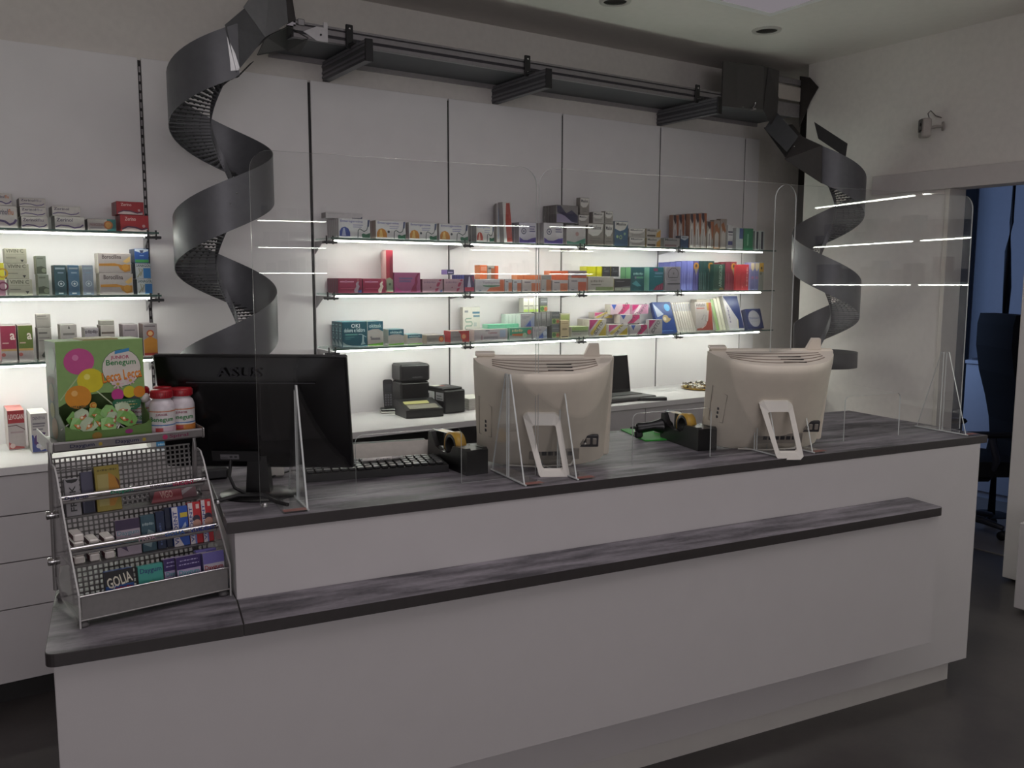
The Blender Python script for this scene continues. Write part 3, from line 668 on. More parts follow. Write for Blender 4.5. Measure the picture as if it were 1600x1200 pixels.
MY = [('t', .06, .68, .72, .92, 'Maalox', '#33333c'), ('r', .05, .1, .62, .3, '#4b3f37'), ('p', [(.68, .05), (.7, .5), (.98, .9), (.98, .05)], '#c08f3c')]
sb('T8i', 'T', 1010, 1032, 371.5, .05, '#b9b1ad', 'flat stomach carton with a yellow corner, lower of two', MY, 1, side='#a08a5a')
sb('T8j', 'T', 1009.5, 1032, 357.6, .05, '#b3aba7', 'flat stomach carton with a yellow corner, upper of two', MY, 1, on='T8i', side='#a08a5a')
sb('T8k', 'T', 1037, 1061.5, 372, .05, '#9d9797', 'flat grey stomach carton over the third shelf joint', [('t', .06, .7, .85, .92, 'Maalox', '#3b3b44'), ('r', .05, .1, .8, .32, '#83686c')], 1, side='#857e7e')
sb('T8l', 'T', 1063, 1075.5, 368.6, .05, '#2d4468', 'small dark blue stomach carton before the brown and white tubes', [('p', [(.02, .98), (.02, .75), (.5, .62), (.98, .85), (.98, .98)], '#b9bcc6'), ('t', .15, .8, .85, .92, 'Maalox', '#333a4c')], 1, side='#53525c')
ASP = [('p', [(0.03, .99), (.03, .86), (.45, .7), (.6, .82), (.97, .7), (.97, .99)], '#352535'), ('p', [(.5, .99), (.97, .99), (.97, .45), (.8, .3)], '#a35a38'), ('p', [(.1, .05), (.1, .6), (.4, .74), (.66, .45), (.66, .05)], '#cfc8c8'), ('r', .3, .12, .42, .55, '#7a7076')]
for i in range(6):
    x = 1051 + i*8.75
    sb('T9%d' % i, 'T', x, x+8.7, 335.7-i*.6, .04, '#b5a8a4', 'tall brown and white carton, %s from the left of six' % ['first', 'second', 'third', 'fourth', 'fifth', 'sixth'][i], ASP, 1, side='#8b5a44', yf=.02+(.05 if i < 3 else 0), group='brown and white cartons')
AS2 = [('p', [(.03, .99), (.03, .8), (.5, .6), (.97, .8), (.97, .99)], '#9a8d88'), ('p', [(.1, .8), (.5, .9), (.9, .6), (.5, .5)], '#9c5b33'), ('p', [(.2, .05), (.2, .5), (.5, .62), (.8, .5), (.8, .05)], '#c2b9b6')]
for i in range(3):
    x = 1104 + i*10.3
    sb('T9b%d' % i, 'T', x, x+10, 346-i*2, .04, '#8d6850' if i == 1 else '#a89c96', 'shorter brown carton with an orange swirl, %s of three' % ['left', 'middle', 'right'][i], ASP if i == 0 else AS2, 1, side='#7c6454', yf=.02, group='shorter brown cartons')
sb('T10', 'T', 1136.5, 1144.5, 351.6, .06, '#cfcbcd', 'slim white carton with dark blue bands', [('r', .05, .68, .95, .74, '#31304a'), ('r', .05, .18, .95, .34, '#45457a'), ('r', .1, .58, .9, .61, '#55546c')], 1, side='#b9b5b6')
sb('T11', 'T', 1149.5, 1160.5, 356, .06, '#c4c8cc', 'slim pale carton with a blue corner beside a green one', [('p', [(.45, .98), (.45, .5), (.98, .5), (.98, .98)], '#4a5c90')], 1, side='#aeb0b2')
sb('T12', 'T', 1161.5, 1176, 357, .06, '#1f7a54', 'solid green carton near the right end of the top shelf', [('r', .36, .2, .5, .75, '#7fb496')], 1, side='#2b6a4c')
for i, x in enumerate((1179, 1186.5)):
    sb('T13%d' % i, 'T', x, x+7.2, 361, .06, '#c2c6c6', 'slim white carton with a dark stripe, %s of the pair at the shelf end' % ['left', 'right'][i], [('r', .25, .04, .7, .96, '#2a3040'), ('p', [(.25, .1), (.5, .04), (.25, .04)], '#c2c6c6')], 1, side='#a8abab', group='slim striped cartons')
# --- middle shelf, right bays
LADY = lambda c, c2: bars(.08, .72, .66, 1, '#c58aa4', .1, .1) + [('c', .33, .77, .09, '#b46d8e')] + [('r', .1, .28, .7, .34, '#b8506e'), ('p', [(.68, .02), (.66, .2), (.76, .45), (.73, .62), (.8, .78), (.88, .8), (.84, .6), (.9, .45), (.84, .25), (.8, .02)], c), ('c', .83, .88, .07, '#a86a62')] + ([('p', [(.82, .02), (.82, .16), (.97, .22), (.97, .02)], '#3b4a86')] if c2 else [])
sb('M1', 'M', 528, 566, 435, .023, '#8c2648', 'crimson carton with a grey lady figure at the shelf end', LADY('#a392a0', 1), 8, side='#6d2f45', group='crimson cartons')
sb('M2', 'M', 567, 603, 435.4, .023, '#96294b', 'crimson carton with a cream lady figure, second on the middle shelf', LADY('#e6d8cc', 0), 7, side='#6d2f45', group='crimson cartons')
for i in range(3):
    sb('M3%d' % i, 'M', 603.4-i*1.2, 614.5-i*1.2, 391+i*1.4, .05, '#9a3040' if i == 0 else '#d9b6b4', 'tall pink and dark red carton rising over the crimson ones, %s of three' % ['front', 'middle', 'rear'][i], [('p', [(.04, .02), (.04, .33), (.5, .36), (.96, .3), (.96, .02)], '#8d9680'), ('c', .5, .2, .03, '#4c5a48'), ('p', [(.5, .36), (.96, .3), (.96, .9), (.5, .8)], '#7a2a3c')] if i == 0 else None, 1, yf=.02+i*.052, side='#e0b9b6', group='tall pink cartons')  # paleness of the pink sides is overexposure put into the colour
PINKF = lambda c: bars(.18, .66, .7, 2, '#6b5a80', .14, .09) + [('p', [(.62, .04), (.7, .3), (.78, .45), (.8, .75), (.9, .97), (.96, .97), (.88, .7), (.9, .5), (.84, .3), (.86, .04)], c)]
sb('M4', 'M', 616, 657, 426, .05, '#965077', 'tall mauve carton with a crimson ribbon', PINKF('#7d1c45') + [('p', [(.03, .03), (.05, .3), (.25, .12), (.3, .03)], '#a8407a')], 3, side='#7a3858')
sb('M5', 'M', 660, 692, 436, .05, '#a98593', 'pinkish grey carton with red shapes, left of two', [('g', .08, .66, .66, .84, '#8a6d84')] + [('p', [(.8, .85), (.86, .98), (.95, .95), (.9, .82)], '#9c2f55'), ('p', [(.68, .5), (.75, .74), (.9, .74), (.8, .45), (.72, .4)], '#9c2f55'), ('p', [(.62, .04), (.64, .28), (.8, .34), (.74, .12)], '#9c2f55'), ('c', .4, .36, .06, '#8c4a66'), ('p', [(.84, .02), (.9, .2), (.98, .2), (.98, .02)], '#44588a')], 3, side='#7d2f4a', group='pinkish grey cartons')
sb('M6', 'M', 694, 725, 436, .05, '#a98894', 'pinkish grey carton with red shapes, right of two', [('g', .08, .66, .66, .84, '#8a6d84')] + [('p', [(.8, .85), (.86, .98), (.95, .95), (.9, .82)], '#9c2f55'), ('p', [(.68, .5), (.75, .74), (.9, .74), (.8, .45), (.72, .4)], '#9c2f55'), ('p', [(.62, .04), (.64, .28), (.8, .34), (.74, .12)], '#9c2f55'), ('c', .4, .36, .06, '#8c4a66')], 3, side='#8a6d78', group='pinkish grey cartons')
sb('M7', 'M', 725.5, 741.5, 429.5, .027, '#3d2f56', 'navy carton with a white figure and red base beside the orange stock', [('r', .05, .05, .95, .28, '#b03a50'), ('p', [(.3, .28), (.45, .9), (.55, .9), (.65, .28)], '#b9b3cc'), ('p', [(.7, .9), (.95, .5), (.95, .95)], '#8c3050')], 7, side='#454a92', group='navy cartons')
sb('M7b', 'M', 699, 709.7, 421.5, .07, '#33345a', 'small violet and navy carton lying on the navy row', [('r', .1, .3, .8, .55, '#a9a3c4')], 1, on='M7', yf=.07, side='#8a74b8')
TP = lambda a: [('t', .25, .6, .85, .82, 'Tachipirina', '#8a7a8c'), ('p', [(.26, .46), (.5, .36), (.84, .46), (.84, .53), (.26, .53)], '#4f7a60'), ('p', [(.38, .04), (.5, .34), (.84, .42), (.84, .04)], a), ('r', .84, .04, .985, .96, '#c0613f'), ('r', .12, .08, .2, .16, '#5a6a80')]
T2 = lambda a: [('r', .5, .03, .97, .72, a), ('r', .12, .75, .45, .83, '#67616c'), ('r', .12, .1, .28, .16, '#67616c')]
sb('M8a', 'M', 742.5, 788.5, 436.5, .05, '#b4aeb4', 'wide white and orange fever carton', TP('#bd6446'), 3, side='#a8a4a4')
sb('M8b', 'M', 789, 800.5, 436, .05, '#aaa7ad', 'narrow white and orange fever carton right of the wide one', T2('#b86a4a'), 3, side='#a06a54', group='narrow fever cartons')
sb('M8c', 'M', 801.5, 815, 437, .05, '#aaa7ad', 'narrow white and orange fever carton, second right of the wide one', T2('#b06248'), 3, side='#8f8a8c', group='narrow fever cartons')
sb('M8d', 'M', 816, 845, 437.2, .05, '#b3a6a6', 'white and orange fever carton under the bright orange one', T2('#bb6a4a'), 3, side='#9b9092')
sb('M8e', 'M', 845.5, 862, 429.5, .05, '#a59f9f', 'grey and brown-orange fever carton standing upright', T2('#a86a4c') + [('r', .05, .72, .95, .96, '#837c7c')], 3, side='#b08474')
sb('M8f', 'M', 863, 888, 438, .05, '#b0a6a8', 'white and orange fever carton under the second bright orange one', T2('#b8694c'), 3, side='#94898b')
sb('M8g', 'M', 889.5, 917, 435, .05, '#a9a0a4', 'white and brick red fever carton, lower of two', T2('#b0523a'), 3, side='#94898b')
sb('M8h', 'M', 889.5, 917, 423, .05, '#9d8f93', 'grey and brick red fever carton, upper of two', [('t', .1, .62, .88, .86, 'Tachipirina', '#6c5a6c'), ('p', [(.05, .36), (.98, .36), (.98, .5), (.2, .5)], '#4a4570'), ('r', .12, .03, .98, .34, '#b2553c')], 2, on='M8g', side='#8d8285')
ORG = [('r', .05, .5, .95, .55, '#ff9060'), ('r', .3, .08, .34, .92, '#e07048')]
sb('M8t', 'M', 750, 761.5, 414.5, .06, '#f07a44', 'bright orange carton on the wide fever carton, left one', [('r', .1, .6, .9, .9, '#f3a083')], 1, on='M8a', side='#f59a68', yf=.03)
sb('M8u', 'M', 762, 773, 415, .06, '#a8a29c', 'grey and brown carton between the bright orange ones', [('r', .5, .03, .97, .8, '#a8623f'), ('r', .1, .72, .5, .85, '#5a5858')], 1, on='M8a', yf=.03)
sb('M8v', 'M', 773.5, 779, 415.5, .06, '#ee7048', 'bright orange carton on the wide fever carton, right one', None, 1, on='M8a', yf=.03)
sb('M8w', 'M', 808, 840, 430, .06, '#f2854e', 'bright orange flat carton on the third fever carton', ORG, 1, on='M8d', side='#f3a070', yf=.02)
sb('M8x', 'M', 859, 888, 423.5, .06, '#ee6d40', 'bright orange flat carton beside the grey and brick red one', ORG, 1, on='M8f', side='#f09068', yf=.02)
BN = [('g', .1, .6, .6, .78, '#77706c'), ('r', .3, .05, .98, .3, '#7c8c5e'), ('r', .12, .42, .5, .48, '#6b655f')]
sb('M9a', 'M', 919, 959, 432.5, .05, '#a9a29c', 'wide grey and green throat carton under the yellow ones', BN, 2, side='#c08a74')
sb('M9b', 'M', 916.5, 932, 416.5, .07, '#e6e026', 'bright yellow carton lying on the throat carton, left one', [('r', .9, .05, .96, .95, '#c9c31e')], 1, on='M9a', yf=.02, side='#f0ee5a', group='yellow cartons')
sb('M9b2', 'M', 932.5, 940.5, 416.5, .07, '#e2dc22', 'bright yellow carton lying on the throat carton, right one', None, 1, on='M9a', yf=.02, group='yellow cartons')
for i, x in enumerate((941.5, 955)): sb('M9c%d' % i, 'M', x, x+12.4, 416.5, .07, '#33343a', 'black carton beside the yellow ones, %s of two' % ['left', 'right'][i], [('r', .25, .45, .8, .6, '#5a5c62'), ('c', .3, .75, .05, '#8a8a90')], 1, on='M9a', yf=.02, side='#9a8f2c', group='black cartons')
sb('M9d', 'M', 960, 986, 435.5, .05, '#36343a', 'black flat carton with a pale lower band before the teal one', [('r', .03, .04, .97, .28, '#a3a89a'), ('p', [(.1, .3), (.97, .3), (.97, .42), (.5, .36)], '#6d6f74'), ('r', .12, .75, .6, .82, '#77757c'), ('r', .4, .1, .5, .2, '#6d746a')], 2, side='#b3b086')
TEAL = [('g', .2, .66, .92, .78, '#9cc4c0'), ('r', .4, .52, .93, .6, '#5d9a80'), ('p', [(.1, .3), (.4, .44), (.8, .2), (.5, .18)], '#4d8a94'), ('c', .35, .56, .05, '#8d7a94')]
sb('M10', 'M', 985.5, 1007, 417.5, .05, '#22565f', 'dark teal carton with a green left side', TEAL, 2, side='#6fae7c')
sb('M11', 'M', 1014.5, 1037, 417.5, .05, '#1f6470', 'teal carton with a crimson ribbed corner', [('p', [(.3, .03), (.5, .2), (.97, .34), (.97, .03)], '#8c2a4a'), ('r', .3, .83, .6, .95, '#7c3a5a'), ('r', .4, .7, .95, .78, '#6d8ca8'), ('r', .35, .58, .9, .63, '#5a8a98'), ('l', [(.55, .06), (.6, .2)], .02, '#b87a90'), ('l', [(.7, .06), (.75, .24)], .02, '#b87a90'), ('l', [(.85, .06), (.9, .27)], .02, '#b87a90')], 2, side='#7fb0a6')
sb('M12', 'M', 1040.5, 1063.5, 417, .035, '#96909a', 'grey carton with a dome outline and a dark bar', [('l', [(.2, .55), (.14, .7), (.22, .84), (.4, .95), (.62, .95), (.8, .84), (.86, .7), (.8, .55), (.2, .55)], .035, '#55525c'), ('c', .52, .72, .045, '#6a6670'), ('r', .12, .26, .97, .31, '#45424c'), ('r', .3, .42, .75, .45, '#7c7680')], 1, side='#87818a', yf=.004)
def stripes(c): return [('l', [(.2, .03), (.2, .6)], .012, c), ('l', [(.6, .03), (.62, .62)], .012, c)]
SUN = [('c', .5, .82, .13, '#a8742c'), ('c', .5, .84, .055, '#3c2a20'), ('p', [(.2, .74), (.5, .5), (.85, .74)], '#8f8468')]
def rowx(key, xs, x1, yt, base, desc, cover, sidec, stripe, group, yf=.05):
    names = ['leftmost', 'second from the left', 'third from the left', 'fourth from the left', 'fifth from the left', 'sixth']
    for i, x in enumerate(xs):
        e = xs[i+1] if i+1 < len(xs) else x1
        sb(key+str(i), 'M', x, e-.15, yt[0]+(yt[1]-yt[0])*i/max(1, len(xs)-1), .12, base, '%s, %s' % (desc, names[i]), (cover if i == len(xs)-1 else stripes(stripe)), 1, side=sidec, yf=yf, group=group)
rowx('M13', [1048, 1056, 1064.5, 1073.5], 1083.5, (410, 408), '#6d71b8', 'periwinkle blue tube carton', stripes('#a4a6dc'), '#7a7ec8', '#a4a6dc', 'periwinkle cartons', .06)
sb('M13s', 'M', 1083.5, 1092, 408, .12, '#45407c', 'violet tube carton with a sunflower next to the periwinkle ones', SUN + stripes('#7c78b8'), 1, side='#6d71b8', yf=.05)
rowx('M14', [1092.5, 1098.7, 1105], 1116, (408, 408), '#173a3a', 'dark green tube carton', SUN + stripes('#6c8884'), '#1d4644', '#6c8884', 'dark green cartons', .05)
sb('M14s', 'M', 1115, 1133, 413, .05, '#24483e', 'dark green carton lettered upright in white between green and dark red', [('t', .48, .12, .74, .96, 'ARNIGOLD', '#9fb5a6', 1), ('p', [(.5, .02), (.6, .1), (.8, .1), (.95, .02)], '#8c7a44')], 1, side='#1c3c38', yf=.012)
rowx('M15', [1126, 1134, 1142], 1151, (411, 409), '#77283a', 'dark red tube carton', SUN + stripes('#a5606a'), '#8c3440', '#a5606a', 'dark red cartons', .07)
rowx('M16', [1150, 1158.5], 1172.5, (414, 413.5), '#b02f38', 'bright red carton', [('g', .55, .15, .75, .9, '#d89a92', 1), ('p', [(.1, .1), (.14, .18), (.2, .1)], '#e0a8a0')], '#b8353c', '#c85a5c', 'bright red cartons', .03)
for i, x in enumerate((1173, 1179.5)): sb('M17%d' % i, 'M', x, x+6.3, 410.5, .06, '#7c7cae', 'lavender tube carton with a cream top, %s of the pair' % ['left', 'right'][i], [('r', .05, .8, .95, .98, '#d3c0a0'), ('p', [(.05, .8), (.5, .68), (.95, .8)], '#d3c0a0'), ('r', .15, .4, .85, .5, '#a878a0')], 1, side='#8a8ab6', group='lavender tube cartons')
sb('M17c', 'M', 1186, 1193.5, 410.5, .06, '#8e8f88', 'grey carton with a sunflower at the right end of the middle shelf', [('r', .05, .67, .95, .98, '#b58a2e'), ('c', .5, .8, .05, '#3c2a20'), ('c', .4, .6, .05, '#5c5c58')], 1, side='#9a9a94')
# --- bottom shelf, right bays
OKI = [('t', .37, .76, .72, .92, 'OKI', '#e4ecec'), ('t', .08, .59, .93, .75, 'dolore e febbre', '#d4e2e2'), ('r', .12, .47, .62, .52, '#5d9a94'), ('r', .12, .38, .5, .41, '#4d8488'), ('r', .12, .31, .34, .34, '#4d8488'),
       ('p', [(.02, .02), (.02, .22), (.15, .12), (.4, .05), (.98, .03), (.98, .01)], '#93a6aa'), ('p', [(.74, .08), (.8, .2), (.82, .45), (.88, .45), (.88, .2), (.95, .1)], '#9cb8bc'), ('l', [(.66, .5), (.78, .5), (.98, .38)], .02, '#bcd0d2')]
OKS = [('t', .15, .3, .75, .9, 'OKI', '#7fb0b4', 1), ('p', [(.05, .03), (.05, .3), (.95, .1), (.95, .03)], '#93a6aa')]
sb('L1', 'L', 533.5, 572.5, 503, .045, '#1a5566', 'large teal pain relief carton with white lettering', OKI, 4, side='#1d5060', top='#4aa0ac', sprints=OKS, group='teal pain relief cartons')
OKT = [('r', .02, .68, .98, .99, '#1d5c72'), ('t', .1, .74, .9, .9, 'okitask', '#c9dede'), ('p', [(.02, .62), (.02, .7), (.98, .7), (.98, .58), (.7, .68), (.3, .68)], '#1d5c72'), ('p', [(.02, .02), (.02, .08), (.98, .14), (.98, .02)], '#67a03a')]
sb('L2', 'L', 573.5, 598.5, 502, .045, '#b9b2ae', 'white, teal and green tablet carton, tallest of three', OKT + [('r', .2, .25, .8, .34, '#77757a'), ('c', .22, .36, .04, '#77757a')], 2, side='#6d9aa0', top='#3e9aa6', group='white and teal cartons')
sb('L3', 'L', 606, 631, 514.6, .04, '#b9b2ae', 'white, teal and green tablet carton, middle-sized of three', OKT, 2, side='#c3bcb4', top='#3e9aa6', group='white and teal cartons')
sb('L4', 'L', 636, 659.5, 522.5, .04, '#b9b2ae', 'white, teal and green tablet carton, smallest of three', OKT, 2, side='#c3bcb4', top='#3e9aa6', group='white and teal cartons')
SUNR = [('c', .8, .5, .34, '#c04a36'), ('c', .8, .5, .22, '#d8a060'), ('r', .1, .5, .55, .56, '#6d6668'), ('r', .1, .36, .45, .4, '#6d6668')]
sb('L5', 'L', 666.5, 695, 523.5, .06, '#8d8684', 'small grey carton with an orange sun', SUNR, 2, side='#9a8d80', top='#b9b2ac')
sb('L6', 'L', 704, 733.5, 517, .08, '#8a8486', 'grey and red carton with a red sun', [('r', .62, .02, .99, .98, '#9c3436'), ('p', [(.4, .98), (.62, .98), (.62, .5)], '#9c3436'), ('c', .7, .5, .3, '#c0483e'), ('c', .7, .5, .19, '#d4a07a'), ('r', .08, .45, .5, .5, '#6a6466')], 2, side='#a8323a', top='#d0a8a0')
CZ = [('t', .42, .55, .68, .8, 'Cystoman', '#8a4a58'), ('g', .33, .82, .45, .95, '#4a4450'), ('r', .28, .2, .7, .4, '#8d858c'), ('r', .76, .3, .94, .9, '#94a0b8'), ('r', .2, .1, .24, .5, '#9a7a84')]
sb('L7b', 'L', 741, 793.5, 514.5, .10, '#aba2a6', 'wide pale carton carrying the tall white one', CZ, 1, side='#cfc9c4', top='#e4e0da')
sb('L7a', 'L', 723, 750.5, 480, .03, '#dfddd4', 'tall white carton with a winding gut drawing', [('l', [(.12, .1), (.3, .1), (.3, .2), (.5, .2), (.54, .26), (.5, .32), (.18, .32), (.13, .38), (.18, .44), (.5, .44), (.54, .5), (.5, .56), (.18, .56), (.14, .62), (.2, .66), (.5, .66)], .035, '#8fae9c'), ('r', .55, .8, .97, .86, '#4a7a94'), ('r', .6, .7, .97, .76, '#6a8a98'), ('r', .1, .84, .3, .9, '#8a8f94'), ('r', .62, .42, .8, .54, '#c0c8c4')], 2, on=None, side='#c9c6bc', yf=.115)
sb('L7c', 'L', 762, 811, 506.5, .06, '#7fd0ae', 'flat mint green carton lying behind the wide pale one', None, 1, on='L7b', yf=.03, side='#a9e0c8', top='#8ee0bc')
GRO = [('r', .02, .4, .98, .98, '#3a8a70'), ('g', .12, .62, .6, .9, '#b8a888'), ('p', [(.1, .5), (.15, .35), (.6, .3), (.65, .52)], '#c0683c'), ('c', .68, .35, .22, '#a8c0a8'), ('c', .88, .62, .2, '#c0504c'), ('r', .02, .02, .98, .12, '#a8a4a8')]
sb('L8', 'L', 796, 831.5, 512, .06, '#9aa09a', 'green and orange carton with fruit circles', GRO, 1, side='#8aa89a', top='#6fc4a4')
TRI = [('p', [(.2, .05), (.95, .85), (.98, .85), (.98, .05)], '#8690a6'), ('p', [(.35, .05), (.7, .5), (.75, .05)], '#3f549a'), ('r', .1, .72, .6, .78, '#6a6a72'), ('r', .1, .6, .4, .65, '#7a7a82')]
sb('L9', 'L', 832.5, 855.5, 511, .06, '#a09ba0', 'grey carton with a blue triangle, lower one', TRI + [('c', .85, .45, .2, '#b0b8c8')], 2, side='#8a868a')
sb('L9b', 'L', 813.5, 836, 490, .06, '#9a9699', 'grey carton with a blue triangle, upper one', TRI, 1, on='L8', side='#d4dcd6', top='#c8e8dc')
sb('L9c', 'L', 790, 812, 491, .05, '#d0dcd4', 'white carton row standing on the green one, left of the blue triangle', [('r', .2, .05, .23, .95, '#b0bcb4'), ('r', .45, .05, .48, .95, '#b0bcb4'), ('r', .7, .05, .73, .95, '#b0bcb4')], 1, on='L8', yf=.05, side='#d8e4dc')
GG = [('r', .03, .5, .97, .96, '#55575a'), ('r', .1, .7, .9, .75, '#8d8f90'), ('r', .03, .05, .97, .44, '#8a9c62'), ('c', .3, .24, .16, '#3f6a3a'), ('c', .75, .22, .15, '#a8604a')]
sb('L10a', 'L', 862.5, 875, 507, .09, '#5c5c5c', 'black and green carton, lowest of the stack', GG, 1, side='#4a4a4a', group='black and green cartons')
sb('L10b', 'L', 862.5, 875, 487, .09, '#5c5c5c', 'black and green carton, second in the stack', GG, 1, on='L10a', side='#6a6a6a', group='black and green cartons')
for i in range(3): sb('L10c%d' % i, 'L', 838+i*8, 845.6+i*8, 488.5-i*.4, .05, '#7a7878', 'grey carton in the row left of the black and green stack, %s' % ['left', 'middle', 'right'][i], [('r', .1, .55, .9, .9, '#8d8c8c'), ('r', .1, .1, .9, .4, '#6d6c6c')], 1, on='L9', yf=.03, side='#6a6868', group='grey cartons of the stack')
GG2 = [('r', .1, .62, .9, .95, '#b0b0a6'), ('r', .1, .42, .9, .5, '#77776f'), ('r', .05, .05, .95, .22, '#a8c45c')]
for i in range(3): sb('L10d%d' % i, 'L', 818+i*8.4, 826+i*8.4, 466-i*.2, .05, '#bdbbb0', 'white and lime carton on top of the pile, %s of three' % ['left', 'middle', 'right'][i], GG2, 1, on='L10c0', yf=.035, side='#b0aea4', group='white and lime cartons')
sb('L10e', 'L', 844, 856, 465.5, .05, '#4a4a46', 'black and green carton at the top right of the pile', GG, 1, on='L10c0', yf=.035, side='#5c5c58')
sb('L10f', 'L', 876, 891, 490, .05, '#b5b29c', 'cream and olive carton above the small beige one', [('r', .03, .65, .97, .95, '#98a468'), ('c', .3, .3, .1, '#7a8a5a'), ('c', .7, .3, .1, '#b0745a')], 1, yf=.06, side='#a8a58e')
sb('L10g', 'L', 876.5, 889.5, 500.5, .04, '#bba988', 'small beige carton with a dark band at its foot', [('r', .1, .03, .9, .1, '#4a4038'), ('g', .2, .42, .8, .58, '#6a5a48'), ('r', .1, .8, .9, .84, '#9a8868')], 1, yf=.012, side='#a8977a')
sb('L11', 'L', 893.5, 920, 510.5, .05, '#aeaca2', 'grey and green carton with a green top band', [('r', .02, .66, .98, .98, '#8fa666'), ('r', .02, .52, .98, .62, '#6a7a5a'), ('t', .1, .18, .6, .4, 'VIVAC', '#8a7a84')], 2, side='#c2c0b2', top='#c4d49a')
ID = lambda a, b: [('p', [(.02, .5), (.02, .96), (.4, .96)], a), ('p', [(.1, .04), (.24, .04), (.62, .96), (.48, .96)], '#d8c45a'), ('p', [(.26, .04), (.42, .04), (.8, .96), (.64, .96)], '#6a6466'), ('p', [(.55, .04), (.98, .04), (.98, .75)], b)]
PK, YL, BL = '#b8487c', '#b9a03a', '#2f4c98'
def ideto(w): return [('p', [(.03, .35), (.03, .97), (.5, .97)], PK), ('p', [(.06, .2), (.18, .05), (.78, .97), (.6, .97)], '#c9b45a'), ('t', .2, .38, .86, .62, 'IDETO', '#4f4a4e', 50), ('p', [(.52, .04), (.97, .72), (.97, .04)], '#b29b34')]
def ideto2(w): return [('p', [(.04, .97), (.3, .97), (.18, .45)], BL), ('p', [(.36, .04), (.62, .6), (.62, .97), (.97, .97), (.97, .6), (.66, .04)], '#b8386c'), ('t', .3, .36, .98, .64, 'IDETO', '#4a464a', 48)]
sb('L12a', 'L', 921, 948.5, 499, .06, '#b9b2b0', 'pink, yellow and white diagonal carton, first from the left', ideto(0), 2, side='#d4ccc2', group='diagonal stripe cartons')
sb('L12b', 'L', 951, 982, 507, .06, '#b9b2b0', 'pink, yellow and white diagonal carton, second from the left, lower', ideto(0), 2, side='#cfc6bc', group='diagonal stripe cartons')
sb('L12c', 'L', 985.5, 1012.5, 507.5, .06, '#b5aeb0', 'blue, pink and white diagonal carton, lower one', ideto2(0), 2, side='#a8a2a2', group='diagonal stripe cartons')
sb('L12d', 'L', 929, 958, 488, .06, '#bfb6b2', 'pink, yellow and white diagonal carton, upper one at the back', ideto(0), 1, on='L12a', yf=.08, side='#d8d0c6', group='diagonal stripe cartons')
sb('L12e', 'L', 969, 1001, 491.5, .06, '#b9b0b2', 'blue, pink and white diagonal carton, middle one of the pile', ideto2(0), 1, on='L12b', yf=.03, side='#d8cfc8', group='diagonal stripe cartons')
sb('L12f', 'L', 954.5, 985, 475.5, .06, '#c0a8b2', 'blue, pink and white diagonal carton, highest on the left of the pile', ideto2(0), 1, on='L12e', yf=.05, side='#dcd4c8', group='diagonal stripe cartons')
sb('L12g', 'L', 988, 1014, 476, .06, '#b884a0', 'crimson and pink diagonal carton, highest on the right of the pile', [('p', [(.03, .3), (.03, .97), (.5, .97)], '#b82e6e'), ('p', [(.1, .05), (.3, .05), (.6, .97), (.42, .97)], '#d8ccd0'), ('t', .3, .36, .98, .64, 'IDETO', '#4a464a', 48)], 1, on='L12e', yf=.05, side='#d8b0c4', group='diagonal stripe cartons')
sb('L12h', 'L', 1014.5, 1036, 499.5, .03, '#b5aeb0', 'crimson and grey diagonal carton leaning on the blue one', [('p', [(.03, .97), (.5, .97), (.03, .35)], '#a8306a'), ('t', .1, .36, .9, .66, 'IDETO', '#46424a', 50)], 1, side='#a8a2a2', yf=.004, group='diagonal stripe cartons')
BLU = [('p', [(.04, .96), (.5, .6), (.12, .5)], '#b0b8cc'), ('c', .55, .45, .13, '#b09a70'), ('c', .5, .45, .06, '#d8c8b0'), ('p', [(.6, .5), (.85, .45), (.7, .35)], '#b09a70'), ('c', .75, .82, .12, '#3fa0dc'), ('r', .1, .05, .8, .07, '#5a88c8')]
sb('L13', 'L', 1031, 1060, 474, .012, '#123a80', 'blue carton with a gold sunburst leaning back', BLU, 2, side='#24356e', yf=.02, back=21, group='blue sunburst cartons')
for i in range(8):
    sb('L14%d' % i, 'L', 1061+i*3.6, 1064.4+i*3.6, 475-i*.1, .014, '#c3bab4', 'slim white carton in the leaning row beside the pain gel carton, %s from the left' % ['first', 'second', 'third', 'fourth', 'fifth', 'sixth', 'seventh', 'eighth'][i], [('r', .2, .7, .8, .95, '#94939e'), ('r', .3, .06, .6, .12, '#a8a0a0')], 1, side='#d4ccc4', back=21, yf=.02, group='slim white leaning cartons')
sb('L15b', 'L', 1089, 1110, 468, .06, '#b4aca2', 'grey-beige carton standing behind the pain gel carton', [('r', .6, .1, .9, .9, '#a89464')], 1, yf=.09, side='#c4bcb2')
sb('L15', 'L', 1090.5, 1116.5, 474, .05, '#b1a9a8', 'grey and red pain gel carton lettered in black', [('t', .05, .84, .6, .96, 'Voltadol', '#3a3038'), ('r', .08, .76, .56, .8, '#a8605c'), ('p', [(.02, .02), (.02, .08), (.4, .12), (.72, .35), (.82, .7), (.8, .97), (.98, .97), (.98, .02)], '#a0473a'), ('l', [(.3, .08), (.55, .18), (.72, .4), (.76, .75)], .02, '#d8d0cc'), ('l', [(.35, .38), (.5, .55), (.62, .52), (.55, .35), (.65, .3)], .03, '#8d8588'), ('p', [(.68, .97), (.72, .7), (.82, .7), (.82, .97)], '#a8873c')], 2, side='#b5aca4', back=8)
for i in range(3):
    sb('L16%d' % i, 'L', 1122+i*5, 1126.6+i*5, 470-i*1.5, .02, ['#7f9c62', '#c4c0ae', '#b7b4a4'][i], 'slim leaning carton, %s' % ['green one beside the pain gel', 'cream one in the middle', 'pale grey one beside the blue and white carton'][i], None, 1, side='#cbc8ba', back=19, yf=.03)
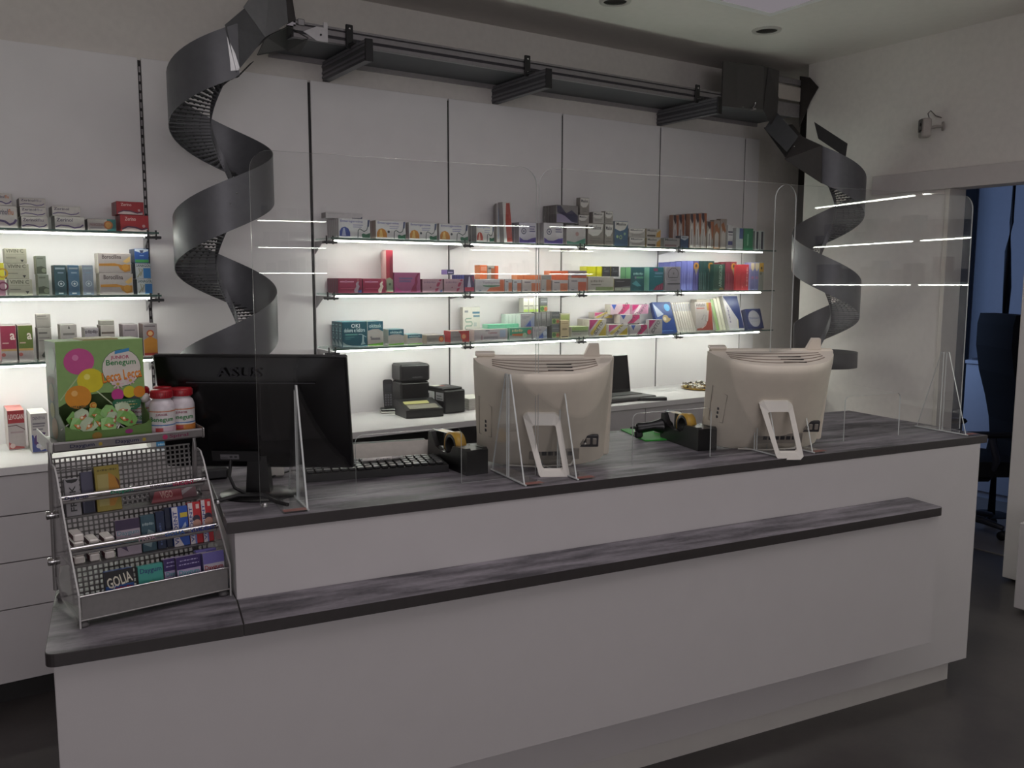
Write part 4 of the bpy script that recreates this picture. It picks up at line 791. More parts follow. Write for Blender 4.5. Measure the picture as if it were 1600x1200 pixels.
DIA = [('p', [(.03, .97), (.97, .97), (.97, .03), (.62, .03), (.7, .28)], '#1a2c60'), ('g', .12, .2, .24, .7, '#77708a', 1), ('p', [(.62, .03), (.7, .28), (.66, .3), (.55, .03)], '#d0c49a')]
sb('L16a', 'L', 1142, 1166, 463.5, .02, '#b4afb4', 'blue and white carton with a diagonal edge, leaning', DIA, 2, side='#c9c6bc', back=19, yf=.02, group='blue and white leaning cartons')
sb('L17', 'L', 1172, 1196, 484.5, .02, '#26305c', 'dark blue carton with a pale disc, last on the bottom shelf', [('c', .48, .5, .42, '#a5a3ab'), ('t', .14, .46, .84, .58, 'TRANSACT', '#5c6484'), ('r', .25, .36, .7, .39, '#8c8f9c')], 2, side='#3a4060', back=17, yf=.03, group='dark blue disc cartons')
# --- left bay
def zer(t2, c2, wave='#5a4a72'): return [('t', .06, .6, .6, .86, 'Zerinol', '#4a4058')] + ([('t', .61, .6, .84, .86, t2, c2)] if t2 else []) + [('l', [(.02, .2), (.2, .34), (.45, .3), (.65, .16), (.85, .24), (.95, .4)], .1, wave), ('c', .78, .42, .1, '#b8b0b0')]
Z = 'T'
sb('A1', 'T', -6, 30, 322, .06, '#bfb6b4', 'lower white flu carton with a purple wave, left edge', zer('flu', '#b06a42'), 2, side='#8f8888')
sb('A2', 'T', -6, 23, 302.5, .06, '#b9b0ae', 'upper white flu carton with a purple wave, left edge', zer('flu', '#b06a42'), 2, on='A1', side='#8f8888')
sb('A3', 'T', 36, 78, 339, .06, '#c2b9b7', 'white flu carton with a violet wave, lowest of three', zer('flu', '#8a8290'), 2, side='#8a8384')
sb('A4', 'T', 34.5, 76, 324, .06, '#beb5b3', 'white flu carton with a violet wave, middle of three', zer('flu', '#8a8290'), 2, on='A3', side='#8a8384')
sb('A5', 'T', 33.5, 75, 310, .06, '#b9b0ae', 'white flu carton with a violet wave, top of three', zer('flu', '#8a8290'), 2, on='A4', side='#8a8384')
sb('A6', 'T', 88, 135, 338.5, .06, '#c2bab8', 'white cold carton with black lettering, lower of two', zer(None, None), 2, side='#8a8486')
sb('A7', 'T', 84.5, 129, 323, .06, '#bdb4b2', 'white cold carton with black lettering, upper of two', zer(None, None), 2, on='A6', side='#8a8486')
sb('A8', 'T', 139, 184, 342.5, .06, '#a49a98', 'small grey carton with an orange sun and a teal end', [('r', .68, .02, .99, .98, '#2f6a6a'), ('c', .72, .5, .36, '#b86c3a'), ('c', .72, .5, .24, '#d09a54'), ('t', .08, .4, .6, .62, 'PARACODINA', '#8a6068'), ('r', .08, .2, .5, .28, '#86808a')], 2, side='#7a7478')
ZR = [('t', .16, .66, .55, .88, 'Zerino', '#dcb4b0'), ('p', [(.05, .02), (.05, .1), (.25, .26), (.5, .24), (.75, .12), (.95, .2), (.95, .02)], '#c9b4b4'), ('l', [(.05, .14), (.25, .3), (.5, .28), (.75, .14), (.95, .24)], .09, '#5c3450'), ('c', .82, .36, .09, '#c9a0a0')]
sb('A9', 'T', 190, 234.5, 336.5, .06, '#a32830', 'red cold carton, lower of two by the shelf end', ZR, 3, side='#7a2028', group='red cold cartons')
sb('A10', 'T', 184.5, 227.5, 315.5, .06, '#9c242c', 'red cold carton, upper of two by the shelf end', ZR, 2, on='A9', side='#742028', group='red cold cartons')
VC = [('t', .06, .72, .86, .96, 'VIVIN C', '#5c5a4e'), ('r', .06, .6, .9, .63, '#8c8a7c'), ('r', .06, .34, .5, .4, '#7c7a6e'), ('p', [(.7, .26), (.78, .08), (.86, .26)], '#3a3a38')]
sb('B1', 'M', 13, 50.5, 436.8, .05, '#a8a595', 'grey-beige vitamin carton, lowest of three', VC, 2, side='#8f8c7e')
sb('B2', 'M', 10, 46, 412.4, .05, '#a5a292', 'grey-beige vitamin carton, middle of three', VC, 2, on='B1', side='#8f8c7e')
sb('B3', 'M', 8, 43, 388.5, .05, '#a09d8d', 'grey-beige vitamin carton, top of three', VC, 2, on='B2', side='#8f8c7e')
sb('B0', 'M', -12, 8, 438, .05, '#a87a8c', 'mauve carton cut by the left picture edge, under a yellow one', [('o', .85, .6, .3, .2, '#7a3450')], 1, side='#a87a8c')
sb('B0b', 'M', -12, 7, 411, .05, '#d4cc3a', 'yellow carton cut by the left picture edge', [('o', .85, .4, .3, .2, '#b8902c')], 1, on='B0', side='#d4cc3a')
GR = [('p', [(.03, .05), (.03, .4), (.5, .45), (.97, .35), (.97, .05)], '#4c5244'), ('c', .75, .22, .12, '#7f8672'), ('r', .1, .82, .7, .9, '#64685c')]
sb('B4', 'M', 59, 76.5, 429.5, .05, '#80857a', 'slim grey-green carton, lower of two', GR, 2, side='#b8bca0')
sb('B5', 'M', 57, 73, 400, .05, '#7c8176', 'slim grey-green carton, upper of two', GR, 2, on='B4', side='#b8bca0')
def spr(c): return [('r', .1, .86, .9, .92, '#8d9ca6'), ('r', .3, .72, .8, .77, '#77899a'), ('o', .55, .38, .1, .075, '#a6b2bc'), ('c', .55, .38, .035, '#c0c8cc'), ('r', .3, .04, .7, .08, '#b8bcc0')]
sb('B6', 'M', 84.5, 103.5, 414.5, .05, '#354f58', 'dark slate nasal spray carton, left of three', spr(0), 2, side='#2d3f48', group='nasal spray cartons')
sb('B7', 'M', 106, 124, 414.5, .05, '#44627c', 'blue nasal spray carton, middle of three', spr(0), 2, side='#c0c4c0', group='nasal spray cartons')
sb('B8', 'M', 128.5, 146, 414.5, .05, '#7c8494', 'grey-blue nasal spray carton, right of three', spr(0), 2, side='#d0ccc0', group='nasal spray cartons')
BO = [('t', .12, .72, .7, .93, 'Borocillina', '#4a3c40'), ('p', [(.02, .36), (.02, .48), (.5, .5), (.7, .42), (.97, .44), (.97, .12), (.8, .05), (.66, .2), (.6, .36)], '#b07a34'), ('p', [(.75, .6), (.97, .85), (.97, .6), (.85, .5)], '#c9a468'), ('c', .82, .3, .16, '#c08a3c')]
sb('B9', 'M', 155.5, 208, 427.5, .05, '#a79d9c', 'grey and ochre lozenge carton, lower of two', BO, 2, side='#d8d0c4')
sb('B10', 'M', 154, 205.5, 396, .05, '#a39998', 'grey and ochre lozenge carton, upper of two', BO, 2, on='B9', side='#d8d0c4')
SG = [('t', .04, .78, .97, .96, 'SANAGOL', '#3a4650'), ('r', .5, .05, .97, .7, '#2f6aa4'), ('l', [(.1, .1), (.3, .4), (.2, .7), (.45, .6), (.3, .2)], .06, '#8a8668')]
sb('B11', 'M', 214, 238.5, 436.5, .06, '#b2b6ba', 'white and blue candy carton at the shelf end, lower one', SG, 2, side='#2c3c54')
sb('B12', 'M', 212, 236.5, 412, .06, '#aeb2b6', 'white and blue candy carton at the shelf end, middle one', SG, 2, on='B11', side='#2c3c54')
sb('B13', 'M', 211, 233.5, 389, .06, '#2b4c8c', 'blue and green carton on top of the candy cartons', [('r', .03, .05, .97, .25, '#3f8a4c'), ('p', [(.03, .97), (.97, .97), (.97, .85), (.5, .7), (.03, .85)], '#a8b0b8'), ('p', [(.35, .9), (.42, .72), (.58, .72), (.65, .9)], '#2a3050'), ('r', .35, .5, .65, .55, '#8aa0c8')], 2, on='B12', side='#26344c')
AB = lambda c: [('p', [(.02, .35), (.02, .98), (.98, .98), (.98, .35)], c), ('t', .6, .6, .92, .78, 'a', '#ddd0c8'), ('r', .02, .3, .98, .36, '#b08a5a'), ('c', .14, .2, .05, '#a85a54'), ('r', .1, .5, .5, .53, '#c0a098')]
sb('C1', 'L', -3, 22.5, 508.5, .06, '#a49a9a', 'crimson carton with a pale letter, left edge of the bottom shelf', AB('#8c2a44'), 2, side='#8c2a44')
sb('C2', 'L', 24.5, 48.7, 508, .06, '#a49a9a', 'olive green carton with a pale letter', AB('#5c6a30'), 2, side='#5a3a34')
PRO = [('r', .08, .82, .7, .87, '#4f4c4a'), ('r', .08, .68, .85, .71, '#6a6664'), ('r', .08, .6, .8, .62, '#6a6664')]
sb('C3', 'L', 56, 78, 512.5, .05, '#8d8884', 'slim grey carton with a dark leaf drawing', PRO + [('p', [(.2, .16), (.5, .32), (.85, .22), (.8, .1), (.3, .1)], '#3a4038')], 2, side='#4a4038')
sb('C4', 'L', 54.5, 77.5, 491, .05, '#8a8581', 'slim grey carton standing on another one', PRO, 1, on='C3', side='#6a6460')
sb('C5', 'L', 92, 118, 507.5, .05, '#9c9694', 'grey carton with a small triangle above the lollipop box', [('p', [(.45, .88), (.52, .97), (.6, .88)], '#4a4846'), ('r', .15, .7, .85, .76, '#6a6664'), ('r', .15, .55, .75, .6, '#6a6664')], 2, side='#b8b0a4')
sb('C6', 'L', 130, 152, 512.5, .05, '#948e94', 'grey-lilac carton above the lollipop box', [('g', .05, .8, .95, .94, '#4a444c'), ('r', .1, .6, .8, .66, '#77717a')], 2, side='#8a847f')
sb('C7', 'L', 155, 177.5, 508.5, .05, '#a39c98', 'pale grey carton under a small flat one', [('r', .05, .74, .95, .8, '#544a44'), ('l', [(.2, .2), (.6, .6)], .05, '#a07068')], 2, side='#5c4c44')
sb('C7b', 'L', 154, 177, 501, .05, '#8d8983', 'small flat grey carton lying on a pale grey one', None, 1, on='C7', side='#7a746c')
sb('C8', 'L', 190, 213.5, 507, .05, '#94898f', 'mauve-grey carton beside the orange sun carton', [('r', .1, .8, .8, .84, '#6a6068')], 2, side='#5c4048')
sb('C9', 'L', 221.5, 244, 506, .05, '#9a9296', 'grey and orange carton with a large orange sun, at the shelf end', [('p', [(.02, .1), (.02, .5), (.5, .62), (.97, .5), (.97, .1)], '#c08238'), ('c', .5, .7, .11, '#b0502c'), ('c', .5, .7, .07, '#d8b080'), ('r', .02, .02, .98, .1, '#9a3a34'), ('r', .1, .9, .85, .94, '#6a5f66')], 2, side='#6a4a48')
# --- on the back counter, left
def bc(key, x0, x1, yt, yb, d, base, label, prints, n=1, side=None, top=None, rz=0, group=None):
    p = at_z(x0, yb, BZ+.0006); q = at_y(x1, yb, p.y)
    h = at_y((x0+x1)/2, yt, p.y).z - BZ
    place(label, TR((p.x, p.y, BZ+.0006), rz), q.x-p.x, d, h, base, prints, n, side, top, None, group)
bc('D1', 14.5, 41.5, 641, 703.5, .06, '#b3a9a9', 'red and white syrup carton on the left end of the back counter', [('r', .02, .67, .98, .99, '#9c2a32'), ('t', .08, .77, .94, .9, 'LEVOGAN', '#e8d4d0'), ('l', [(.02, .6), (.5, .62), (.98, .5)], .02, '#5a3a40'), ('p', [(.02, .02), (.02, .2), (.35, .1), (.9, .06), (.9, .02)], '#a8504e'), ('c', .22, .1, .06, '#d8c0bc'), ('r', .15, .42, .9, .46, '#a08c90')], 3, side='#c9bcb8', top='#f08a86')
bc('D2', 51, 77.5, 646, 708, .042, '#b5b0ae', 'white and blue carton with a purple arch beside the syrup carton', [('t', .12, .84, .86, .92, 'DENTIVA', '#6a6270'), ('r', .1, .72, .85, .76, '#77737a'), ('r', .1, .66, .8, .69, '#77737a'), ('r', .1, .58, .7, .61, '#77737a'), ('p', [(.02, .02), (.02, .45), (.1, .47), (.3, .2), (.5, .05), (.98, .1), (.98, .02)], '#38447c'), ('p', [(.12, .25), (.2, .42), (.45, .53), (.85, .5), (.7, .4), (.55, .2), (.4, .1)], '#46285c'), ('c', .4, .17, .06, '#c0c0c8')], 4, side='#c4c0ba', top='#e0dcd6', group='white and blue purple-arch cartons')
bc('D3', -14, 4, 661, 694, .06, '#2f3a70', 'dark blue carton cut by the left picture edge on the back counter', [('r', .02, .02, .98, .2, '#8a3a44')], 1)
bc('D4', 236, 264, 688.5, 702, .09, '#b8b6b4', 'small white and blue carton lying on the back counter behind the gum display', [('r', .3, .04, .98, .96, '#3f86b8'), ('g', .4, .35, .9, .65, '#b8d4e4')], 1, top='#c9c6c0')
# ------------------------------------------------------------------ clear protective screens on the counter
TILT = radians(0.2)
def pane(u0, u1, cuts, v, label):
    zt = 0.985; r = 0.055; out = [(u0, 0)]
    for a, b, h in cuts:
        out += [(a, 0)]
        for k in range(6): q = pi/2*k/5; out.append((a+0.022-0.022*cos(q), h-0.022+0.022*sin(q)))
        for k in range(6): q = pi/2*k/5; out.append((b-0.022+0.022*sin(q), h-0.022+0.022*cos(q)))
        out += [(b, 0)]
    out += [(u1, 0)]
    for k in range(7): q = pi/2*k/6; out.append((u1-r+r*cos(q), zt-r+r*sin(q)))
    for k in range(7): q = pi/2*k/6; out.append((u0+r-r*sin(q), zt-r+r*cos(q)))
    n = len(out); th = 0.005
    M = MC @ Matrix.Translation((0, v, ZT+0.0006)) @ Matrix.Rotation(-TILT, 4, 'X')
    t = thing('acrylic_screen', label, 'screen', M, 'clear counter screens')
    mb = MB()
    mb.add([(x, 0, z) for x, z in out], [tuple(range(n))], ACRYL); mb.add([(x, th, z) for x, z in out], [tuple(range(n))[::-1]], ACRYL)
    mb.build('sheet', t)
    mb = MB()
    mb.add([(x, 0, z) for x, z in out]+[(x, th, z) for x, z in out], [(i, i+n, (i+1) % n+n, (i+1) % n) for i in range(n)], ACRYE)
    mb.build('polished_edge', t)
    return t
pane(0.428, 1.308, [(0.707, 1.046, 0.178)], 2.490, 'clear acrylic counter screen in front of the black monitor, left of three')
pane(1.314, 2.385, [(1.682, 2.019, 0.180)], 2.484, 'clear acrylic counter screen before the first beige monitor, middle of three')
pane(2.300, 3.385-0.005, [(2.696, 3.005, 0.178)], 2.500, 'clear acrylic counter screen at the right end of the counter')
def foot(u, side, label):
    t = thing('screen_foot', label, 'screen foot', MC @ Matrix.Translation((u, 2.492, ZT+0.0006)), 'triangular acrylic feet')
    for s in (-1, 1):
        a = 0.0065
        mb = MB(); poly = [(s*a, 0.006), (s*0.118, 0.006), (s*0.018, 0.338), (s*a, 0.338)]
        n = 4
        mb.add([(0, y, z) for y, z in poly], [(0, 1, 2, 3)], ACRYL); mb.add([(0.005, y, z) for y, z in poly], [(3, 2, 1, 0)], ACRYL)
        mb.add([(0, y, z) for y, z in poly]+[(0.005, y, z) for y, z in poly], [(i, (i+1) % n, (i+1) % n+n, i+n) for i in range(n)], ACRYE)
        mb.build('fin', t)
    x0, x1 = (0.0, 0.07) if side > 0 else (-0.065, 0.005)
    mb = MB(); mb.box(x0, x1, -0.128, 0.128, 0, 0.0045, ACRYL); mb.build('base', t)
    mb = MB(); mb.tube([(0.0025, -0.128, 0.0035), (0.0025, 0.128, 0.0035)], 0.0032, ACRYE, 8); mb.build('bent_edge', t)
    mb = MB(); mb.box(x0+0.002, x1-0.002, -0.127, -0.100, 0.0047, 0.0051, mat('#8a5a54', 0.5)); mb.build('reddish_strip', t)  # thin reddish strip across the front end of the base
for u, sd, lb in ((0.532, -1, 'triangular clear foot of the left screen, before the black monitor'), (1.205, 1, 'triangular clear foot of the left screen, nearest the first beige monitor'),
                  (1.392, 1, 'triangular clear foot of the middle screen, right of the first white stand frame'), (2.233, 1, 'triangular clear foot of the middle screen, left of the second white stand frame'),
                  (2.40, 1, 'triangular clear foot of the right screen, right of the second white stand frame'), (3.245, 1, 'triangular clear foot of the right screen at the counter end')):
    foot(u, sd, lb)
# ------------------------------------------------------------------ beige all-in-one terminals seen from behind
BEIGE_LIT = mat('#e6dccf', 0.2, 0, 0.02, 25); WHF = mat('#e2ddd6', 0.35, 0, 0.02, 20); VENT = mat('#8a7d72', 0.6)  # second beige is lightened to imitate the lit top cover
def terminal(pos, rz, label, seam):
    W, H = 0.478, 0.365; tl = radians(13)
    M = TR((pos.x, pos.y, ZT+0.017), rz)
    t = thing('monitor', label, 'monitor', M, 'beige monitors seen from behind')
    T = Matrix.Rotation(tl, 4, 'X')
    def bul(z): return 0.085 + 0.11*(z/H)**0.9
    def hw(z): return W/2*(0.93+0.07*z/H)
    mb = MB(); cols = 28; rows = [0.0, 0.004, 0.06, 0.12, 0.18, 0.24, 0.30, 0.335, 0.352, 0.361, H]
    vs = []
    for z in rows:
        k = 1.0 if z < 0.335 else 1.0-0.10*((z-0.335)/0.03)**2
        for c in range(cols+1):
            s = -1+2*c/cols
            x = W/2 + hw(z)*math.copysign(abs(s)**0.85, s)*(1.0 if z < 0.35 else 0.995)
            y = -bul(z)*k*(max(0.0, 1-abs(s)**2.4))**0.72
            vs.append((x, y, z))
    fs = [(r*(cols+1)+c, r*(cols+1)+c+1, (r+1)*(cols+1)+c+1, (r+1)*(cols+1)+c) for r in range(len(rows)-1) for c in range(cols)]
    mb.add(vs, fs, BEIGE, T, True)
    top = vs[-(cols+1):]; mb.add(top, [tuple(range(cols+1))], BEIGE_LIT, T)
    mb.add(vs[:cols+1], [tuple(range(cols+1))[::-1]], BEIGE_LIT, T)
    mb.build('back_cover', t)
    mb = MB(); mb.cbox(W/2-hw(0)-0.004, W/2+hw(H)+0.004, 0.0005, 0.028, 0.0, H+0.004, BEIGE, 0.006, T); mb.build('front_frame', t)
    mb = MB(); mb.box(0.02, W-0.02, 0.0282, 0.0292, 0.03, H-0.02, BLACKP, T); mb.build('display', t)
    mb = MB()      # vent arcs on the top
    for q in (0.20, 0.40, 0.60, 0.80):
        p = []
        for c in range(3, 26):
            s = -1+2*c/28; x = W/2+hw(H)*s*0.93; p.append((x, -bul(H)*0.9*q*(1-abs(s)**2.4)**0.72-0.004, H+0.0012))
        mb.tube(p, 0.0016, VENT, 6, T)
    o = mb.build('vent_groove', t); o['kind'] = 'stuff'
    for q in (0.40, 0.58, 0.76):
        mb = MB(); y = -bul(H)*0.9*q-0.008; mb.box(W/2+0.005, W/2+0.088, y, y+0.007, H+0.0008, H+0.0025, mat('#1c1818', 0.7), T); mb.build('vent_slot', t)
    # corner tabs
    mb = MB(); mb.cbox(0.008, 0.075, 0.001, 0.03, H+0.004, H+0.016, BEIGE_LIT, 0.003, T); mb.build('corner_tab', t)
    mb = MB(); mb.prism([(W-0.10, H+0.004), (W-0.045, H+0.004), (W-0.05, H+0.045), (W-0.082, H+0.045)], 0.004, 0.022, BEIGE_LIT, 'y', T); mb.build('camera_tab', t)
    # side control panel and labels on the back surface
    def surf(x, z):
        s = (x-W/2)/hw(z); s = math.copysign(abs(s)**(1/0.85), s)
        return -bul(z)*(max(0, 1-abs(s)**2.4))**0.72
    mb = MB(); ctr = []
    for x, z in ((0.022, 0.10), (0.020, 0.245), (0.062, 0.225), (0.062, 0.105)): ctr.append((x, surf(x, z)-0.0015, z))
    mb.tube(ctr+[ctr[0]], 0.0011, mat('#9d9286', 0.5), 6, T); mb.build('panel_seam', t)
    for z in (0.125, 0.143, 0.160):
        mb = MB(); mb.cbox(0.040, 0.047, surf(0.043, z)-0.003, surf(0.043, z)+0.004, z-0.005, z+0.005, DGREY, 0.001, T); mb.build('port', t)
    x0 = W*0.40; mb = MB()
    mb.cbox(x0, x0+0.17, surf(W*.5, 0.06)-0.001, surf(W*.5, 0.06)+0.004, 0.035, 0.075, mat('#8f8880', 0.4), 0.001, T)
    for k in range(6): mb.box(x0+0.02+0.022*k, x0+0.036+0.022*k, surf(W*.5, 0.06)-0.0022, surf(W*.5, 0.06), 0.05, 0.064, DGREY, T)
    mb.build('rating_plate', t)
    mb = MB(); xs = W*0.80; y = surf(xs, 0.09)
    mb.cbox(xs-0.03, xs+0.045, y-0.004, y+0.01, 0.075, 0.118, DGREY, 0.002, T)
    for k in range(3): mb.cbox(xs-0.02+0.022*k, xs-0.006+0.022*k, y-0.008, y, 0.085, 0.108, mat('#8d867e', 0.4), 0.002, T)
    mb.build('socket_panel', t)
    mb = MB(); mb.tube([T @ Vector((xs, y-0.008, 0.09)), (xs-0.01, -0.09, 0.05), (xs-0.05, -0.12, -0.008), (xs-0.16, -0.13, -0.012), (xs-0.26, -0.10, -0.0125)], 0.0035, mat('#c9c4bc', 0.5), 8); mb.build('cable', t)
    # white stand frame leaning out behind
    k0 = Vector((W*0.40, -0.105, 0.150)); kx = 0.052
    def fr(px, s): # s 0 top, 1 bottom
        a = Vector((W*0.47, -0.196, 0.185)); b = Vector((W*0.55, -0.252, -0.0160)); c = a.lerp(b, s)
        return c + Vector((px*(0.058 if s < .5 else 0.05), 0, 0))
    oc = [fr(-1.05, 0)+Vector((0.0, 0, -0.008)), fr(-.80, 0)+Vector((0, -.004, .004)), fr(.75, 0)+Vector((0, -.004, .004)), fr(1.05, 0)+Vector((0, 0, -0.010)), fr(1.0, 1)+Vector((0, 0, 0.012)), fr(.8, 1), fr(-.8, 1), fr(-1.0, 1)+Vector((0, 0, 0.012))]
    ic = [fr(-.66, .17)+Vector((0, 0, -0.004)), fr(-.58, .17), fr(.60, .17), fr(.68, .17)+Vector((0, 0, -0.004)), fr(.66, .88)+Vector((0, 0, .006)), fr(.55, .88), fr(-.55, .88), fr(-.66, .88)+Vector((0, 0, .006))]
    nr = Vector((0, -0.85, -0.5)).normalized()*0.012
    vs = oc+ic+[p+nr for p in oc]+[p+nr for p in ic]; n = 8
    fs = []
    for i in range(n):
        j = (i+1) % n
        fs += [(i, n+i, n+j, j), (2*n+i, 2*n+j, 3*n+j, 3*n+i), (i, j, 2*n+j, 2*n+i), (n+i, 3*n+i, 3*n+j, n+j)]
    MB().add(vs, fs, WHF).build('stand_frame', t)
    mb = MB(); mb.cbox(W*0.30, W*0.72, -0.035, 0.02, -0.0165, 0.0, mat('#5a544f', 0.6), 0.003); mb.build('base_pad', t)
    return t
terminal(uv(1.216, 2.79), radians(-31), 'beige monitor with vented top and white stand frame, left of the two', 0)
terminal(uv(2.124, 2.685), radians(-31), 'beige monitor with vented top and white stand frame, right of the two', 1)
# ------------------------------------------------------------------ black monitor with its back to the room
W, H = 0.558, 0.345
c0 = uv(0.450, 2.615, 1.142)
A = radians(-35.5)
t = thing('black_monitor', 'large black flat monitor seen from behind at the left end of the counter', 'monitor', TR((c0.x, c0.y, ZT+0.0006), A))
zb = c0.z - ZT
T = Matrix.Translation((0, 0, zb)) @ Matrix.Rotation(radians(11), 4, 'X')
mb = MB(); mb.cbox(-W/2, W/2, 0.004, 0.024, 0, H, BLACKP, 0.004, T)
mb.build('bezel', t)
mb = MB(); vs = []; nx, nz = 12, 8
for j in range(nz+1):
    for i in range(nx+1):
        a = -1+2*i/nx; b = -1+2*j/nz
        vs.append((a*(W/2-0.006), -0.022*(1-a**4)*(1-b**4)+0.003, H/2+b*(H/2-0.006)))
mb.add(vs, [(j*(nx+1)+i, j*(nx+1)+i+1, (j+1)*(nx+1)+i+1, (j+1)*(nx+1)+i) for j in range(nz) for i in range(nx)], mat('#0d0c0e', 0.22, 0, 0.1, 80), T, True)
mb.build('back_shell', t)
mb = MB(); ink(mb, 0.130, 0.030, [('t', 0, 0, 1, 1, 'ASUS', '#303034')], T @ Matrix.Translation((-0.092, -0.0205, H-0.058)) @ FRONT); mb.build('maker_lettering', t)
mb = MB(); mb.cbox(-0.18, 0.19, -0.0212, -0.0190, H-0.076, H-0.0725, mat('#39383c', 0.3), 0.0005, T); mb.build('groove', t)
mb = MB(); mb.box(-0.13, 0.01, -0.0205, -0.016, 0.03, 0.06, BLACKM, T); ink(mb, 0.055, 0.015, [('r', 0, 0, 1, 1, '#6c6a6e'), ('r', .5, .3, .65, .7, '#3a3a3c'), ('r', .75, .3, .9, .7, '#3a3a3c'), ('r', .05, .2, .4, .35, '#3a3a3c')], T @ Matrix.Translation((-0.105, -0.0207, 0.036)) @ FRONT); mb.build('port_plate', t)
mb = MB(); mb.lathe([(0.0005, 0.012), (0.05, 0.012), (0.115, 0.007), (0.118, 0.0), (0.0005, 0.0)], BLACKP, 36, Matrix.Translation((0, 0.0, 0)) @ Matrix.Scale(0.8, 4, (0, 1, 0))); mb.build('base', t)
mb = MB(); mb.prism([(-0.036, 0.012), (0.036, 0.012), (0.028, zb+0.04), (-0.028, zb+0.04)], -0.02, 0.012, BLACKP, 'y'); mb.build('neck', t)
mb = MB(); mb.tube([(-0.075, -0.02, zb+0.045), (-0.08, -0.03, zb-0.02), (-0.06, -0.045, zb-0.07+0.02), (-0.03, -0.04, 0.012), (0.02, -0.045, 0.009)], 0.005, BLACKM, 8); mb.build('cable', t)
mb = MB(); mb.tube([(-0.10, -0.11, 0.004), (-0.04, -0.075, 0.016), (0.03, -0.06, 0.012), (0.08, -0.10, 0.004), (0.12, -0.13, 0.004)], 0.006, BLACKM, 8); mb.build('loose_cable', t)
for x, y in ((-0.09, -0.105), (0.055, -0.135)):
    mb = MB(); mb.lathe([(0.0005, 0.010), (0.007, 0.009), (0.009, 0.0)], STEEL, 12, Matrix.Translation((x, y, 0.0))); mb.build('cable_clip', t)
# paper, keyboard, note pad, pen
MK = MC @ Matrix.Translation((0.845, 2.76, ZT+0.0006)) @ Matrix.Rotation(radians(-6), 4, 'Z')
t = thing('keyboard', 'black keyboard lying on the counter between the black and the first beige monitor', 'keyboard', MK)
mb = MB(); mb.prism([(-0.075, 0.0), (0.075, 0.0), (0.075, 0.030), (-0.075, 0.024)], -0.235, 0.235, BLACKM, 'x'); mb.build('case', t)
mb = MB()
for r in range(5):
    for c in range(17):
        x = -0.225+c*0.0265; y = -0.062+r*0.026; z = 0.0245+0.006*(y+0.075)/0.15
        mb.cbox(x, x+0.022, y, y+0.022, z, z+0.008, BLACKP, 0.002)
o = mb.build('keys', t); o['kind'] = 'stuff'
mb = MB(); mb.tube([(-0.2, 0.07, 0.01), (-0.26, 0.09, 0.006), (-0.33, 0.02, 0.005), (-0.36, -0.06, 0.005)], 0.003, BLACKM, 6); mb.build('cable', t)
t = thing('paper_pad', 'grey-white paper form propped behind the keyboard under the arch of the left screen', 'paper', MC @ Matrix.Translation((0.93, 2.90, ZT+0.0006)) @ Matrix.Rotation(radians(-6), 4, 'Z'))
mb = MB(); mb.prism([(-0.03, 0.0), (0.045, 0.062), (0.050, 0.058), (-0.02, 0.0)], -0.17, 0.17, mat('#b9b3ac', 0.6), 'x'); mb.build('sheets', t)
mb = MB(); mb.prism([(-0.02, 0.0), (0.048, 0.056), (0.11, 0.056), (0.11, 0.0)], -0.165, 0.165, BLACKM, 'x'); mb.build('box', t)
t = thing('pen', 'white ballpoint pen lying on the keyboard under the arch of the left screen', 'pen', MC @ Matrix.Translation((0.875, 2.775, ZT+0.0405)) @ Matrix.Rotation(radians(-4), 4, 'Z'))
RX = Matrix.Rotation(radians(90), 4, 'Y')
mb = MB(); mb.lathe([(0.0005, -0.065), (0.0055, -0.062), (0.006, 0.035), (0.0005, 0.035)], mat('#d9d4cf', 0.35), 12, RX)
mb.build('barrel', t)
mb = MB(); mb.lathe([(0.0062, 0.035), (0.0066, 0.052), (0.003, 0.066), (0.001, 0.075)], mat('#a9a5a4', 0.3, 0.4), 12, RX); mb.build('grip', t)
mb = MB(); ink(mb, 0.05, 0.006, [('t', 0, 0, .25, 1, 'C', '#3a3a3e'), ('g', .3, .1, 1, .9, '#5a585c')], Matrix.Translation((-0.02, -0.0062, -0.003)) @ FRONT); mb.build('print', t)
t = thing('mouse_pad_box', 'small white box with a red oval behind the black monitor stand', 'box', MC @ Matrix.Translation((0.52, 2.86, ZT+0.0006)) @ Matrix.Rotation(radians(-12), 4, 'Z'))
mb = MB(); mb.cbox(-0.05, 0.05, -0.03, 0.03, 0, 0.042, mat('#c9c4be', 0.5), 0.006); ink(mb, 0.1, 0.042, [('c', .35, .6, .2, '#a8383a', .7)], Matrix.Translation((-0.05, -0.03, 0)) @ FRONT); mb.build('body', t)
t = thing('speaker', 'small black box behind the black monitor stand, left of the neck', 'speaker', MC @ Matrix.Translation((0.36, 2.90, ZT+0.0006)))
mb = MB(); mb.cbox(-0.04, 0.04, -0.03, 0.03, 0, 0.036, BLACKP, 0.008); mb.build('body', t)
mb = MB(); mb.cbox(-0.03, 0.03, -0.0315, -0.0302, 0.006, 0.030, DGREY, 0.0006); mb.build('grille', t)
